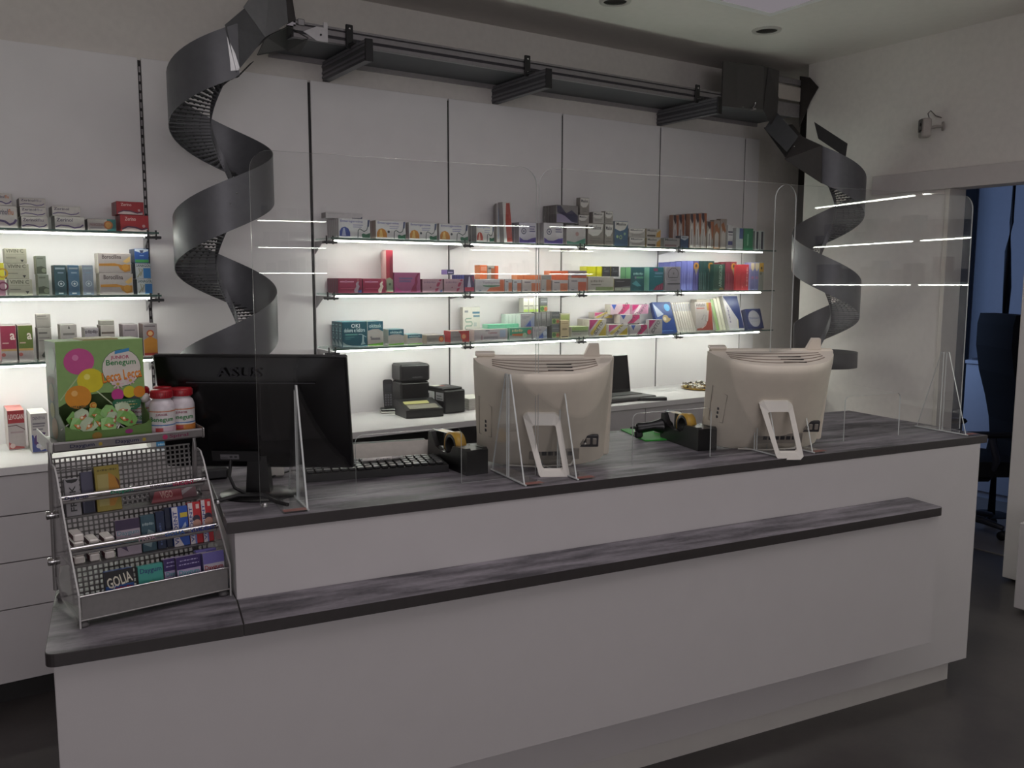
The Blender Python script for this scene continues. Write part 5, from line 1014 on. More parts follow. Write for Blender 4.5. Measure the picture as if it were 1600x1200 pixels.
# ------------------------------------------------------------------ tape dispensers
def dispenser(M, label):
    t = thing('tape_dispenser', label, 'tape dispenser', M, 'black tape dispensers')
    pr = [(-0.135, 0.0), (0.15, 0.0), (0.158, 0.02), (0.150, 0.105), (0.128, 0.108), (0.095, 0.062), (0.055, 0.052), (0.0, 0.052), (-0.02, 0.06), (-0.035, 0.082), (-0.125, 0.088), (-0.135, 0.08)]
    mb = MB()
    for x0, x1 in ((-0.04, -0.022), (0.022, 0.04)): mb.prism(pr, x0, x1, BLACKP, 'x')
    mb.prism([(-0.135, 0.0), (0.15, 0.0), (0.15, 0.03), (-0.05, 0.035), (-0.06, 0.085), (-0.135, 0.083)], -0.022, 0.022, BLACKP, 'x'); mb.build('body', t)
    mb = MB(); R = Matrix.Translation((0, 0.022, 0.072)) @ Matrix.Rotation(radians(90), 4, 'Y')
    mb.lathe([(0.040, -0.019), (0.0465, -0.019), (0.0465, 0.019), (0.040, 0.019), (0.040, -0.019)], mat('#c39a3e', 0.3, 0, 0.05, 40), 32, R); mb.build('tape_roll', t)
    mb = MB(); mb.lathe([(0.030, -0.020), (0.0398, -0.020), (0.0398, 0.020), (0.030, 0.020), (0.030, -0.020)], BLACKM, 28, R); mb.build('hub', t)
    mb = MB(); mb.box(-0.019, 0.019, 0.128, 0.160, 0.106, 0.109, STEEL); mb.box(-0.019, 0.019, 0.158, 0.160, 0.100, 0.112, CHROME); mb.build('cutter', t)
    mb = MB(); mb.add([(-0.018, 0.045, 0.112), (0.018, 0.045, 0.112), (0.018, 0.135, 0.1095), (-0.018, 0.135, 0.1095)], [(0, 1, 2, 3)], mat('#c9b78a', 0.2)); mb.build('tape_end', t)
dispenser(MC @ Matrix.Translation((1.128, 2.715, ZT+0.0006)) @ Matrix.Rotation(radians(5), 4, 'Z'), 'black tape dispenser with yellow tape left of the first beige monitor')
dispenser(MC @ Matrix.Translation((2.098, 2.715, ZT+0.0006)) @ Matrix.Rotation(radians(-7), 4, 'Z'), 'black tape dispenser with yellow tape beside the green mat')
# ------------------------------------------------------------------ green mat, scanner, mouse
mb = MB(); GM = mat('#2f9a34', 0.6, 0, 0.06, 60)
q = [(2.036, 3.10), (1.978, 2.836), (2.115, 2.812), (2.19, 3.10)]
P3 = [(u, v, 0) for u, v in q]
mb.add([(u, v, 0.0045) for u, v in q]+[(u, v, 0.0) for u, v in q], [(3, 2, 1, 0), (4, 5, 6, 7)]+[(i, (i+1) % 4, (i+1) % 4+4, i+4) for i in range(4)], GM)
o = mb.build('mouse_mat'); o.matrix_world = MC @ Matrix.Translation((0, 0, ZT+0.0006)); tag(o, 'bright green mat on the counter under the scanner', 'mat')
t = thing('barcode_scanner', 'black handheld barcode scanner lying on the green mat', 'scanner', MC @ Matrix.Translation((2.055, 2.875, ZT+0.0055)) @ Matrix.Rotation(radians(-18), 4, 'Z'))
mb = MB()
hp = [(0.035, 0.0), (0.045, -0.012), (0.05, 0.03), (0.045, 0.055)]
sec = []
for x, zc, ry, rz in ((-0.085, 0.040, 0.012, 0.014), (-0.075, 0.036, 0.019, 0.024), (-0.05, 0.040, 0.021, 0.020), (-0.01, 0.046, 0.021, 0.020), (0.02, 0.046, 0.026, 0.030), (0.045, 0.038, 0.033, 0.037), (0.06, 0.034, 0.033, 0.034), (0.068, 0.033, 0.026, 0.028)):
    sec.append([(x, ry*cos(2*pi*k/16), zc+rz*sin(2*pi*k/16)) for k in range(16)])
vs = [p for s in sec for p in s]
fs = [(i*16+k, (i+1)*16+k, (i+1)*16+(k+1) % 16, i*16+(k+1) % 16) for i in range(len(sec)-1) for k in range(16)]+[tuple(range(16)), tuple(range(7*16, 8*16))[::-1]]
mb.add(vs, fs, BLACKP, None, True); mb.build('body', t)
mb = MB(); mb.cbox(-0.088, -0.055, -0.014, 0.014, 0.0, 0.03, BLACKP, 0.006); mb.build('handle_end', t)
mb = MB(); mb.tube([(-0.086, 0, 0.042), (-0.105, 0, 0.040)], [0.006, 0.004], BLACKM, 8); mb.build('cable_boot', t)
mb = MB(); mb.cbox(0.030, 0.062, -0.034, -0.0325, 0.010, 0.026, mat('#3a393c', 0.3), 0.0005); mb.build('badge', t)
t = thing('computer_mouse', 'white mouse on the green mat behind the tape dispenser', 'mouse', MC @ Matrix.Translation((2.155, 2.94, ZT+0.0055)) @ Matrix.Rotation(radians(-60), 4, 'Z'))
mb = MB(); vs = []
for i in range(9):
    a = pi*i/8; x = -0.052*cos(a); s = sin(a)**0.6 if i not in (0, 8) else 0.02
    for k in range(12): b = pi*k/11; vs.append((x, 0.030*s*cos(b), 0.001+0.034*s*sin(b)))
mb.add(vs, [(i*12+k, i*12+k+1, (i+1)*12+k+1, (i+1)*12+k) for i in range(8) for k in range(11)], mat('#d3cec8', 0.3), None, True); mb.build('shell', t)
mb = MB(); mb.box(-0.03, -0.012, -0.002, 0.002, 0.026, 0.033, DGREY); mb.build('wheel', t)
# ------------------------------------------------------------------ things on the back counter
p = at_z(607, 645, BZ)
t = thing('cordless_phone', 'black cordless phone standing in its charger on the back counter', 'phone', TR((p.x, p.y, BZ+0.0006), radians(-20)))
mb = MB(); mb.cbox(-0.045, 0.045, -0.04, 0.045, 0, 0.012, mat('#b9b5b0', 0.4), 0.005); mb.build('charger_foot', t)
mb = MB(); mb.cbox(-0.043, 0.043, -0.038, 0.043, 0.0122, 0.026, BLACKP, 0.006); mb.build('charger', t)
T = Matrix.Translation((0, 0.004, 0.026)) @ Matrix.Rotation(radians(-8), 4, 'X')
mb = MB(); mb.prism(rounded([(-0.022, 0), (0.022, 0), (0.026, 0.155), (-0.026, 0.155)], 0.014, (2, 3)), -0.011, 0.012, BLACKP, 'y', T); h = mb.build('handset', t)
mb = MB(); mb.cbox(-0.018, 0.018, -0.0124, -0.0113, 0.088, 0.128, mat('#2b2c30', 0.15), 0.0005, T); mb.build('display', h)
mb = MB()
for r in range(5):
    for c in range(3): mb.cbox(-0.018+c*0.0135, -0.009+c*0.0135, -0.013, -0.0113, 0.012+r*0.0135, 0.021+r*0.0135, mat('#55555a', 0.4), 0.001, T)
o = mb.build('keypad', h); o['kind'] = 'stuff'
p = at_z(624, 644, BZ); p2 = at_y(667, 644, p.y)
t = thing('label_printer', 'tall black table printer standing behind the open till box on the back counter', 'printer', TR((p.x, p.y-0.02, BZ+0.0006), radians(-6)))
w_ = p2.x-p.x
mb = MB(); mb.cbox(0, w_, 0, 0.15, 0, 0.165, BLACKP, 0.01); mb.build('case', t)
mb = MB(); mb.cbox(-0.002, w_+0.002, -0.003, 0.14, 0.168, 0.262, mat('#1d1c1f', 0.35), 0.01); ink(mb, w_, 0.09, [('g', .4, .2, .75, .3, '#6d6c70')], Matrix.Translation((0, -0.0035, 0.168)) @ FRONT); mb.build('lid', t)
p = at_z(650, 652, BZ)
t = thing('card_reader', 'low black till box with a lit yellow slot before the tall printer', 'till', TR((p.x-0.03, p.y-0.03, BZ+0.0006), radians(-6)))
mb = MB(); mb.prism([(0, 0), (0.17, 0), (0.17, 0.082), (0.15, 0.082), (0.0, 0.042)], -0.04, 0.17, BLACKP, 'x'); mb.build('case', t)
SL = Matrix.Rotation(math.atan2(0.04, 0.15), 4, 'X')
mb = MB(); mb.box(-0.018, 0.150, 0.018, 0.075, 0.0425, 0.046, mat('#6c6758', 0.5), SL); mb.build('key_plate', t)
mb = MB(); mb.box(-0.018, 0.120, 0.092, 0.122, 0.0425, 0.046, glow((0.9, 0.88, 0.35), 0.55, 'yellow_display'), SL); mb.build('lit_slot', t)
p = at_z(694, 647, BZ); p2 = at_y(728, 646, p.y)
t = thing('receipt_printer', 'black square receipt printer with a white label beside the till box', 'printer', TR((p.x, p.y-0.005, BZ+0.0006), radians(4)))
w_ = p2.x-p.x
mb = MB(); mb.cbox(0, w_, 0, 0.19, 0, 0.125, BLACKP, 0.006); mb.build('case', t)
mb = MB(); mb.cbox(0.006, w_-0.006, 0.02, 0.18, 0.1252, 0.138, mat('#29282b', 0.4), 0.004); mb.box(0.02, w_-0.02, 0.03, 0.042, 0.1382, 0.1395, BLACKM); mb.build('lid', t)
mb = MB(); ink(mb, 0.19, 0.125, [('r', .55, .55, .95, .9, '#8d8c90'), ('r', .08, .5, .48, .9, '#b9b8ba'), ('r', .1, .55, .2, .8, '#3a3a3e'), ('r', .6, .6, .9, .65, '#4a4a4e'), ('r', .6, .72, .85, .77, '#4a4a4e')], Matrix.Translation((-0.0006, 0, 0)) @ LEFT(0.19)); mb.build('side_label', t)
mb = MB(); mb.box(0.01, 0.07, 0.12, 0.17, 0.1383, 0.139, mat('#c9c4c0', 0.5)); mb.box(0.045, 0.07, 0.10, 0.125, 0.1392, 0.1397, mat('#b05450', 0.5)); mb.build('paper_slip', t)
p = at_z(735, 641, BZ)
t = thing('paper_stack', 'small stack of white paper behind the first beige monitor', 'paper', TR((p.x, p.y, BZ+0.0006)))
for k in range(5):
    mb = MB(); mb.box(-0.01+0.002*(k % 2), 0.16, 0, 0.17, 0.013*k, 0.013*k+0.0115, mat('#d8d4cc', 0.6)); mb.build('pad', t)
a = at_y(896, 560, 4.16).x; b = at_y(988, 560, 4.16).x
t = thing('laptop', 'black laptop open towards the room on the back counter behind the first beige monitor', 'laptop', TR((a, 3.93, BZ+0.0006), radians(0)))
w_ = b-a
mb = MB(); mb.cbox(0, w_, 0, 0.235, 0.004, 0.024, mat('#3b393b', 0.4, 0.3), 0.005); mb.build('base', t)
mb = MB(); mb.box(0.03, w_-0.03, 0.10, 0.21, 0.0242, 0.027, BLACKM); mb.box(w_*.35, w_*.65, 0.02, 0.08, 0.0242, 0.025, mat('#5a585a', 0.4)); mb.build('keys', t)
T = Matrix.Translation((0, 0.237, 0.022)) @ Matrix.Rotation(radians(-9), 4, 'X')
mb = MB(); mb.cbox(0, w_, 0, 0.008, 0, 0.235, BLACKP, 0.004, T); mb.build('lid', t)
mb = MB(); mb.box(0.012, w_-0.012, -0.001, -0.0003, 0.018, 0.225, mat('#0c0c0e', 0.12), T); mb.build('display', t)
p = at_z(1018, 627, BZ)
t = thing('glasses_case', 'flat black case lying on the back counter right of the laptop', 'case', TR((p.x+0.03, p.y+0.03, BZ+0.0006), radians(-25)))
mb = MB(); mb.prism(rounded([(-0.09, -0.022), (0.09, -0.03), (0.09, 0.03), (-0.09, 0.022)], 0.02, (0, 1, 2, 3)), 0.0, 0.018, BLACKM, 'z'); mb.build('shell', t)
p = at_z(1090, 608, BZ)
t = thing('candy_tray', 'gold round tray of wrapped sweets on the back counter left of the second beige monitor', 'tray', TR((p.x+0.04, p.y, BZ+0.0006)))
mb = MB(); mb.lathe([(0.0005, 0.003), (0.11, 0.003), (0.135, 0.012), (0.14, 0.012), (0.115, 0.0), (0.0005, 0.0)], mat('#b08a34', 0.25, 0.8, 0.1, 30), 36); mb.build('tray', t)
rnd = random.Random(4)
for k in range(34):
    a = k*2.4; r = 0.022*math.sqrt(k+0.5); z = 0.016+0.018*max(0, 1-r/0.11)+0.012*(k % 2)
    x, y = r*cos(a), r*sin(a)
    mb = MB(); c = mat(['#c9bfae', '#d8d2c8', '#b09a5a', '#8d8780'][k % 4], 0.25, 0.3)
    R = TR((x, y, z), rnd.uniform(0, 3))
    mb.lathe([(0.010, -0.020), (0.003, -0.012), (0.008, -0.008), (0.009, 0.0), (0.008, 0.008), (0.003, 0.012), (0.010, 0.020)], c, 8, R @ Matrix.Rotation(radians(90), 4, 'Y'))
    s = mb.build('wrapped_sweet'); s.matrix_world = TR((p.x+0.04, p.y, BZ+0.0006)); s.data.transform(Matrix.Identity(4))
    tag(s, 'wrapped sweet heaped on the gold tray', 'sweet', 'wrapped sweets on the gold tray')
# ------------------------------------------------------------------ wire gum display on the left slab
DA = radians(4.48)
MS = TR((0.262, 2.292, ZL+0.0006), DA)
t = thing('gum_display', 'silver three-tier wire display stand for gum at the left end of the counter', 'display stand', MS)
WD = 0.368
PLASTIC = clear('side_sheet', (0.80, 0.79, 0.79), 1.49, 0.05, 0.05)
SILV = mat('#a39f9f', 0.35, 0.6, 0.05, 60); GREYP = mat('#7b7878', 0.4, 0.5, 0.05, 60)
def tier_y(z): return max(0.0, (z-0.03)*0.66)
mb = MB(); mb.cbox(0.003, WD-0.003, -0.002, 0.002, 0.020, 0.078, mat('#848181', 0.42, 0.35, 0.05, 60), 0.001); mb.build('tray_front', t)
mb = MB(); mb.tube([(0, -0.001, 0.079), (WD, -0.001, 0.079)], 0.003, CHROME, 8); mb.tube([(0, -0.001, 0.019), (WD, -0.001, 0.019)], 0.002, SILV, 8); mb.build('tray_rim', t)
mb = MB(); mb.box(0.003, WD-0.003, 0.002, 0.115, 0.018, 0.021, GREYP); mb.build('tray_floor', t)
prof = [(-0.004, 0.0), (-0.006, 0.085), (0.085, 0.205), (0.172, 0.345), (0.195, 0.368), (0.222, 0.372), (0.243, 0.355), (0.262, 0.22), (0.285, 0.07), (0.20, 0.015), (0.06, 0.012), (0.03, -0.0)]
for x in (-0.004, WD):
    mb = MB(); n = len(prof)
    mb.add([(x, y, z) for y, z in prof], [tuple(range(n))[::-1]], PLASTIC); mb.add([(x+0.004, y, z) for y, z in prof], [tuple(range(n))], PLASTIC)
    mb.add([(x, y, z) for y, z in prof]+[(x+0.004, y, z) for y, z in prof], [(i, (i+1) % n, (i+1) % n+n, i+n) for i in range(n)], mat('#b9b6b6', 0.25))
    s = mb.build('side_sheet', t)
    mb = MB(); mb.tube([(x+0.002, 0.275, 0.02), (x+0.002, 0.262, 0.20), (x+0.002, 0.246, 0.36), (x+0.002, 0.246, 0.425)], 0.007, SILV, 8); mb.build('post', t)
    for y, z in ((0.255, 0.23), (0.272, 0.10)):
        mb = MB(); mb.lathe([(0.0005, 0.016), (0.011, 0.014), (0.011, 0.0)], CHROME, 14, Matrix.Translation((x+(0 if x < 0 else 0.004), y, z)) @ Matrix.Rotation(radians(-90 if x < 0 else 90), 4, 'Y')); mb.build('knob', t)
    mb = MB(); mb.lathe([(0.0005, 0.0), (0.012, 0.0), (0.014, 0.006), (0.009, 0.014), (0.0005, 0.018)], mat('#5c595a', 0.5), 14, Matrix.Translation((x+0.012 if x < 0 else x-0.012, 0.012, 0.0))); mb.build('foot', t)
    mb = MB(); mb.lathe([(0.0005, 0.0), (0.012, 0.0), (0.014, 0.006), (0.009, 0.014), (0.0005, 0.018)], mat('#5c595a', 0.5), 14, Matrix.Translation((x+0.012 if x < 0 else x-0.012, 0.255, 0.0))); mb.build('foot', t)
# chrome label rails and the perforated backs
RAILS = [(0.085, 0.172, [(.20, .46, 'GOLIA', '#2f4c8a')][:0], 0), (0.176, 0.282, [], 1)]
def rail(y, z, words, name='label_rail'):
    mb = MB(); mb.cbox(-0.002, WD+0.002, y-0.004, y+0.006, z-0.012, z+0.009, SILV, 0.003); mb.tube([(-0.002, y-0.004, z+0.0045), (WD+0.002, y-0.004, z+0.0045)], 0.0085, CHROME, 12)
    o = mb.build(name, t)
    for a, b, wd, c in words: mb = MB(); ink(mb, (b-a)*WD, 0.011, [('t', 0, 0, 1, 1, wd, c)], Matrix.Translation((a*WD, y-0.0128, z-0.001)) @ FRONT); mb.build('lettering', o)
rail(0.085, 0.172, [(.44, .56, 'FRISK', '#a88a94'), (.62, .76, 'GOLIA', '#2f5a9a'), (.80, .98, 'VIVIDENT', '#33448c')])
rail(0.176, 0.284, [(.03, .18, 'Daygum', '#2c2c58'), (.33, .48, 'Daygum', '#1f7a5c'), (.60, .72, 'BROOKLYN', '#6a5f66'), (.76, .92, 'VIVIDENT', '#a8385c')])
def perf(p0, p1, name):
    """perforated sheet between two lines (y, z), real holes between the bars"""
    a = Vector((0, p0[0], p0[1])); b = Vector((0, p1[0], p1[1])); L = (b-a).length; d = (b-a)/L
    mb = MB(); nr = Vector((0, -d.z, d.y)); pit = 0.0125
    k = int((WD-0.02)/pit)
    for i in range(k+1):
        x = 0.01+(WD-0.02)*i/k
        mb.add([(x-.0022, *a.yz), (x+.0022, *a.yz), (x+.0022, *b.yz), (x-.0022, *b.yz)], [(0, 1, 2, 3)], GREYP)
        mb.add([(x-.0022, *(a+nr*.0012).yz), (x+.0022, *(a+nr*.0012).yz), (x+.0022, *(b+nr*.0012).yz), (x-.0022, *(b+nr*.0012).yz)], [(3, 2, 1, 0)], GREYP)
    k = int(L/pit)
    for i in range(k+1):
        c = a+d*(L*i/k); e = c+d*.0044
        mb.add([(0.006, *c.yz), (WD-0.006, *c.yz), (WD-0.006, *e.yz), (0.006, *e.yz)], [(0, 1, 2, 3)], GREYP)
        mb.add([(0.006, *(c+nr*.0012).yz), (WD-0.006, *(c+nr*.0012).yz), (WD-0.006, *(e+nr*.0012).yz), (0.006, *(e+nr*.0012).yz)], [(3, 2, 1, 0)], GREYP)
    o = mb.build(name, t); o['kind'] = 'stuff'
perf((0.115, 0.021), (0.150, 0.160), 'perforated_back'); perf((0.200, 0.130), (0.235, 0.270), 'perforated_back'); perf((0.250, 0.235), (0.262, 0.375), 'perforated_back')
mb = MB(); mb.box(0.003, WD-0.003, 0.088, 0.200, 0.1275, 0.1300, GREYP); mb.build('tier_floor', t)
mb = MB(); mb.box(0.003, WD-0.003, 0.180, 0.250, 0.2325, 0.2350, GREYP); mb.build('tier_floor', t)
# top shelf
TS = 0.418
mb = MB(); mb.box(-0.002, WD+0.012, 0.205, 0.395, TS-0.004, TS, SILV); mb.build('top_shelf', t)
mb = MB(); mb.cbox(-0.004, WD+0.014, 0.196, 0.206, TS-0.014, TS+0.012, mat('#8f8b8c', 0.3, 0.7), 0.004)
r = mb.build('top_rail', t)
for a, b, wd, c in ((.10, .26, 'Daygum', '#23264a'), (.40, .56, 'Daygum', '#23264a'), (.78, .92, 'Spiral', '#7a2a50')): mb = MB(); ink(mb, (b-a)*WD, 0.012, [('t', 0, 0, 1, 1, wd, c)], Matrix.Translation((a*WD, 0.1956, TS-0.008)) @ FRONT); mb.build('lettering', r)
mb = MB()
ink(mb, 0.014, 0.014, [('c', .5, .5, .5, '#a8305c')], Matrix.Translation((.73*WD, 0.1956, TS-0.009)) @ FRONT)
for x in (.28, .58): ink(mb, 0.014, 0.012, [('c', .5, .5, .4, '#a08a3c')], Matrix.Translation((x*WD, 0.1956, TS-0.008)) @ FRONT)
mb.build('emblem', r)['kind'] = 'stuff'
for x in (-0.006, WD+0.012):
    mb = MB(); mb.prism(rounded([(0.194, TS-0.016), (0.194, TS+0.014), (0.395, TS+0.024), (0.395, TS-0.012)], 0.008, (0, 1)), x, x+0.003, SILV, 'x'); mb.build('shelf_end', t)
# --- gum and sweets on the stand
def pk(name, label, x0, y, z, w, h, d, base, prints, cat='gum pack', tilt=-9, side=None, group=None, rz=0):
    M = MS @ Matrix.Translation((x0, y, z)) @ Matrix.Rotation(rz, 4, 'Z') @ Matrix.Rotation(radians(tilt), 4, 'X')
    return place(label, M, w, d, h, base, prints, 1, side, None, None, group, cat, name=name)
FZ = 0.0216
pk('gum_pack', 'black and blue liquorice pack, first in the bottom tray', 0.066, 0.018, FZ, 0.068, 0.098, 0.022, '#2c4f8c', [('r', .0, .62, 1, 1, '#1d1a20'), ('t', .06, .60, .94, .88, 'GOLIA', '#cdc6b8', 12), ('g', .35, .48, .95, .58, '#a8384a'), ('o', .3, .22, .12, .09, '#6a86b4'), ('o', .66, .24, .1, .07, '#6a86b4'), ('l', [(.2, .45), (.35, .62)], .02, '#c0c0c8')], side='#1d1a20')
pk('gum_pack', 'green and white gum pack with a yellow sun, second in the bottom tray', 0.145, 0.018, FZ, 0.062, 0.096, 0.020, '#3f8f86', [('p', [(.0, .0), (.0, .45), (.5, .38), (1, .5), (1, .0)], '#b0a9b8'), ('t', .08, .76, .94, .93, 'Daygum', '#28386a'), ('c', .52, .46, .16, '#c0b04a', .6), ('g', .3, .36, .8, .42, '#77737a'), ('l', [(.3, .12), (.5, .22), (.8, .12)], .04, '#d0ccd4')], side='#1c1b20')
PUR = [('r', 0, .68, 1, 1, '#35225c'), ('t', .08, .5, .92, .66, 'Daygum', '#4a8f98'), ('g', .15, .88, .9, .92, '#a49cc0'), ('g', .1, .78, .95, .82, '#a49cc0'), ('p', [(.12, .25), (.35, .42), (.3, .25), (.4, .08)], '#3d2a6a'), ('p', [(.35, .36), (.7, .44), (.9, .36), (.6, .26)], '#b0465a')]
pk('gum_pack', 'purple gum pack half hidden behind the front purple one in the bottom tray', 0.213, 0.030, FZ, 0.054, 0.098, 0.020, '#a294b4', PUR, side='#241a3c')
pk('gum_pack', 'purple gum pack standing in front in the bottom tray', 0.240, 0.012, FZ, 0.062, 0.102, 0.020, '#a294b4', PUR, side='#241a3c')
pk('gum_pack', 'lilac gum pack with red lettering, last in the bottom tray', 0.310, 0.014, FZ, 0.056, 0.100, 0.020, '#b4adb8', [('r', 0, .70, 1, 1, '#6a62a4'), ('t', .05, .5, .92, .66, 'Daygum', '#a02c38'), ('t', .35, .36, .72, .5, 'XP', '#3a5a34', 8), ('p', [(.0, .0), (.0, .2), (.5, .3), (1, .2), (1, .0)], '#6a7ab0')], side='#7a74a8')
pk('gum_pack', 'lilac gum pack behind the one with red lettering', 0.300, 0.040, FZ, 0.056, 0.102, 0.020, '#6a62a4', [('r', .05, .9, .5, .95, '#a49cc0')], side='#8b86b0')
F2 = 0.1306
SIL = mat('#e0d8d4', 0.3, 0.0, 0.05, 60)
k = 0
for cx, cnt, wn in ((0.014, 4, 'left'), (0.050, 3, 'middle'), (0.086, 3, 'right')):
    for j in range(cnt):
        nm = ['lowest', 'second', 'third', 'top'][j]
        mb = MB(); mb.cbox(0, 0.024, 0, 0.062, 0, 0.0185, SIL, 0.003, None, {'-x': mat('#5a2a34', .5), '+x': mat('#5a2a34', .5)})
        o = mb.build('gum_stick_pack'); o.matrix_world = MS @ Matrix.Translation((cx+0.001*(j % 2), 0.102+0.003*(j % 2), F2+0.0192*j))
        tag(o, 'silver wrapped gum roll on the middle tier, %s of the %s pile' % (nm, wn), 'gum roll', 'silver gum rolls')
pk('gum_pack', 'lilac-brown gum pack with an arrow on the middle tier beside the silver rolls', 0.116, 0.100, F2, 0.060, 0.094, 0.020, '#9d8f9c', [('r', 0, .72, 1, 1, '#3a2c48'), ('t', .05, .54, .95, .7, 'Daygum', '#5c7c88'), ('p', [(.05, .3), (.4, .5), (.35, .3), (.45, .1)], '#4a3a58'), ('p', [(.35, .4), (.7, .5), (.95, .45), (.6, .28)], '#a87a80')], side='#2c2438')
pk('gum_pack', 'dark green-blue gum pack with a leaf on the middle tier', 0.180, 0.105, F2, 0.036, 0.096, 0.020, '#354f5c', [('p', [(.1, .2), (.5, .6), (.9, .5), (.6, .1)], '#7a8c90'), ('g', .1, .7, .9, .8, '#8c9ca0')], side='#1c2430')
pk('gum_pack', 'navy gum pack on the middle tier beside the dark green one', 0.219, 0.105, F2, 0.022, 0.100, 0.020, '#1d2744', [('g', .3, .1, .6, .7, '#4a5a84', 1)], side='#141a30')
pk('gum_pack', 'black-blue gum pack turned sideways before the blue and white one', 0.243, 0.108, F2, 0.015, 0.106, 0.026, '#1a2038', None, side='#141828')
VD = lambda c: [('r', 0, 0, .36, 1, '#c9c2c6'), ('t', .06, .05, .31, .9, 'VIVIDENT', '#2f3a80', 1)] + c
pk('gum_pack', 'blue and white upright gum pack on the middle tier', 0.260, 0.100, F2, 0.042, 0.106, 0.020, '#2c50a4', VD([('r', .5, .72, .96, .84, '#c0a83a'), ('p', [(.45, .4), (.8, .6), (.85, .5), (.5, .28)], '#a8b4cc'), ('p', [(.36, 0), (.36, .2), (.6, 0)], '#c9c2c6')]), side='#24408c')
RED = VD([('r', .62, .84, .88, .95, '#d0b4b0'), ('c', .6, .6, .09, '#3a3040'), ('c', .62, .48, .1, '#b48a7c'), ('p', [(.36, 0), (.36, .4), (.5, .2), (.5, 0)], '#6a7cb0')])
pk('gum_pack', 'red and white upright gum pack on the middle tier, left one', 0.303, 0.098, F2, 0.034, 0.112, 0.020, '#b02c34', RED, side='#902a30')
pk('gum_pack', 'red and white upright gum pack on the middle tier, right one at the end', 0.338, 0.096, F2, 0.028, 0.115, 0.020, '#b02c34', RED, side='#902a30')
F3 = 0.2356
pk('mint_pack', 'white and black mint pack standing on the upper tier at the left', 0.018, 0.186, F3, 0.036, 0.098, 0.016, '#8d898e', [('p', [(.08, .97), (.2, .9), (.5, .87), (.8, .9), (.95, .97)], '#1c1a1e'), ('t', .3, .12, .72, .8, 'FRISK', '#222026', 1)], 'mint pack', side='#55525a')
pk('mint_pack', 'violet-black pack beside the white and black mint pack', 0.060, 0.196, F3, 0.030, 0.108, 0.016, '#4a485c', [('p', [(.1, .0), (.2, .5), (.9, .4), (.9, .0)], '#23243c')], 'mint pack', side='#2c2a3a')
pk('mint_pack', 'gold liquorice-root pack standing on the upper tier', 0.092, 0.186, F3, 0.062, 0.120, 0.024, '#8a7a34', [('p', [(.1, .12), (.1, .82), (.55, .82), (.5, .12)], '#9d9058'), ('p', [(.5, .1), (.55, .85), (.8, .75), (.95, .5), (.85, .25), (.7, .1)], '#a8752c'), ('p', [(.85, .25), (.95, .5), (.8, .75), (.95, .65), (.99, .5), (.95, .35)], '#5a3018'), ('g', .12, .88, .9, .94, '#5c5020')], 'mint pack', side='#4a3c1c')
o = pk('gum_pack', 'red and black gum pack lying flat at the right of the upper tier', 0.232, 0.196, F3, 0.085, 0.040, 0.012, '#7a2c34', [('t', .3, .25, .7, .75, 'VIGO', '#b08a84'), ('p', [(0, 0), (.2, 1), (0, 1)], '#2a1c20')], tilt=-30, side='#2a1c20')
pk('gum_pack', 'dark red gum pack leaning flat behind the red and black one', 0.290, 0.205, F3, 0.070, 0.044, 0.012, '#6a4a50', [('p', [(.2, .3), (.9, .9), (.95, .7), (.4, .2)], '#8d8488')], tilt=-30, side='#3a2a2e')
# ------------------------------------------------------------------ lollipop counter box
LB = MS @ Matrix.Translation((0.032, 0.222, TS+0.0006)) @ Matrix.Rotation(radians(3.5), 4, 'Z')
t = thing('lollipop_box', 'green cardboard dispenser box of lollipops on top of the gum display', 'candy box', LB)
GRN = paper('#84a465'); GRD = paper('#6f8c52'); BW, BH, BD = 0.222, 0.264, 0.15
mb = MB(); mb.prism([(0, 0), (0.0, 0.048), (BD*.32, 0.075), (BD*.32, BH), (BD, BH), (BD, 0)], -0.0, 0.0018, paper('#4c6140'), 'x'); mb.build('side_panel', t)
mb = MB(); ink(mb, BD, BH, [('c', .45, .83, .12, '#3f6a3c'), ('g', .1, .55, .55, .66, '#6a4a2c'), ('c', .3, .48, .09, '#7a6a34'), ('c', .3, .3, .08, '#8a8a34'), ('c', .4, .12, .11, '#8a6a34')], Matrix.Translation((-0.0004, 0, 0)) @ LEFT(BD)); mb.build('side_print', t)
mb = MB(); mb.prism([(0, 0), (0.0, 0.048), (BD*.32, 0.075), (BD*.32, BH), (BD, BH), (BD, 0)], BW-0.0018, BW, GRD, 'x'); mb.build('side_panel', t)
mb = MB(); mb.box(0.0018, BW-0.0018, BD-0.002, BD, 0, BH, GRD); mb.box(0, BW, 0, BD, -0.0004, 0.002, GRD); mb.build('back_panel', t)
mb = MB(); mb.box(-0.001, BW+0.001, BD*.32-0.002, BD, BH, BH+0.002, paper('#93b472')); mb.prism([(BW*.3, BH+0.002), (BW*.72, BH+0.002), (BW*.70, BH+0.006), (BW*.32, BH+0.006)], BD*.30, BD*.9, paper('#a8a070'), 'y'); mb.build('lid', t)
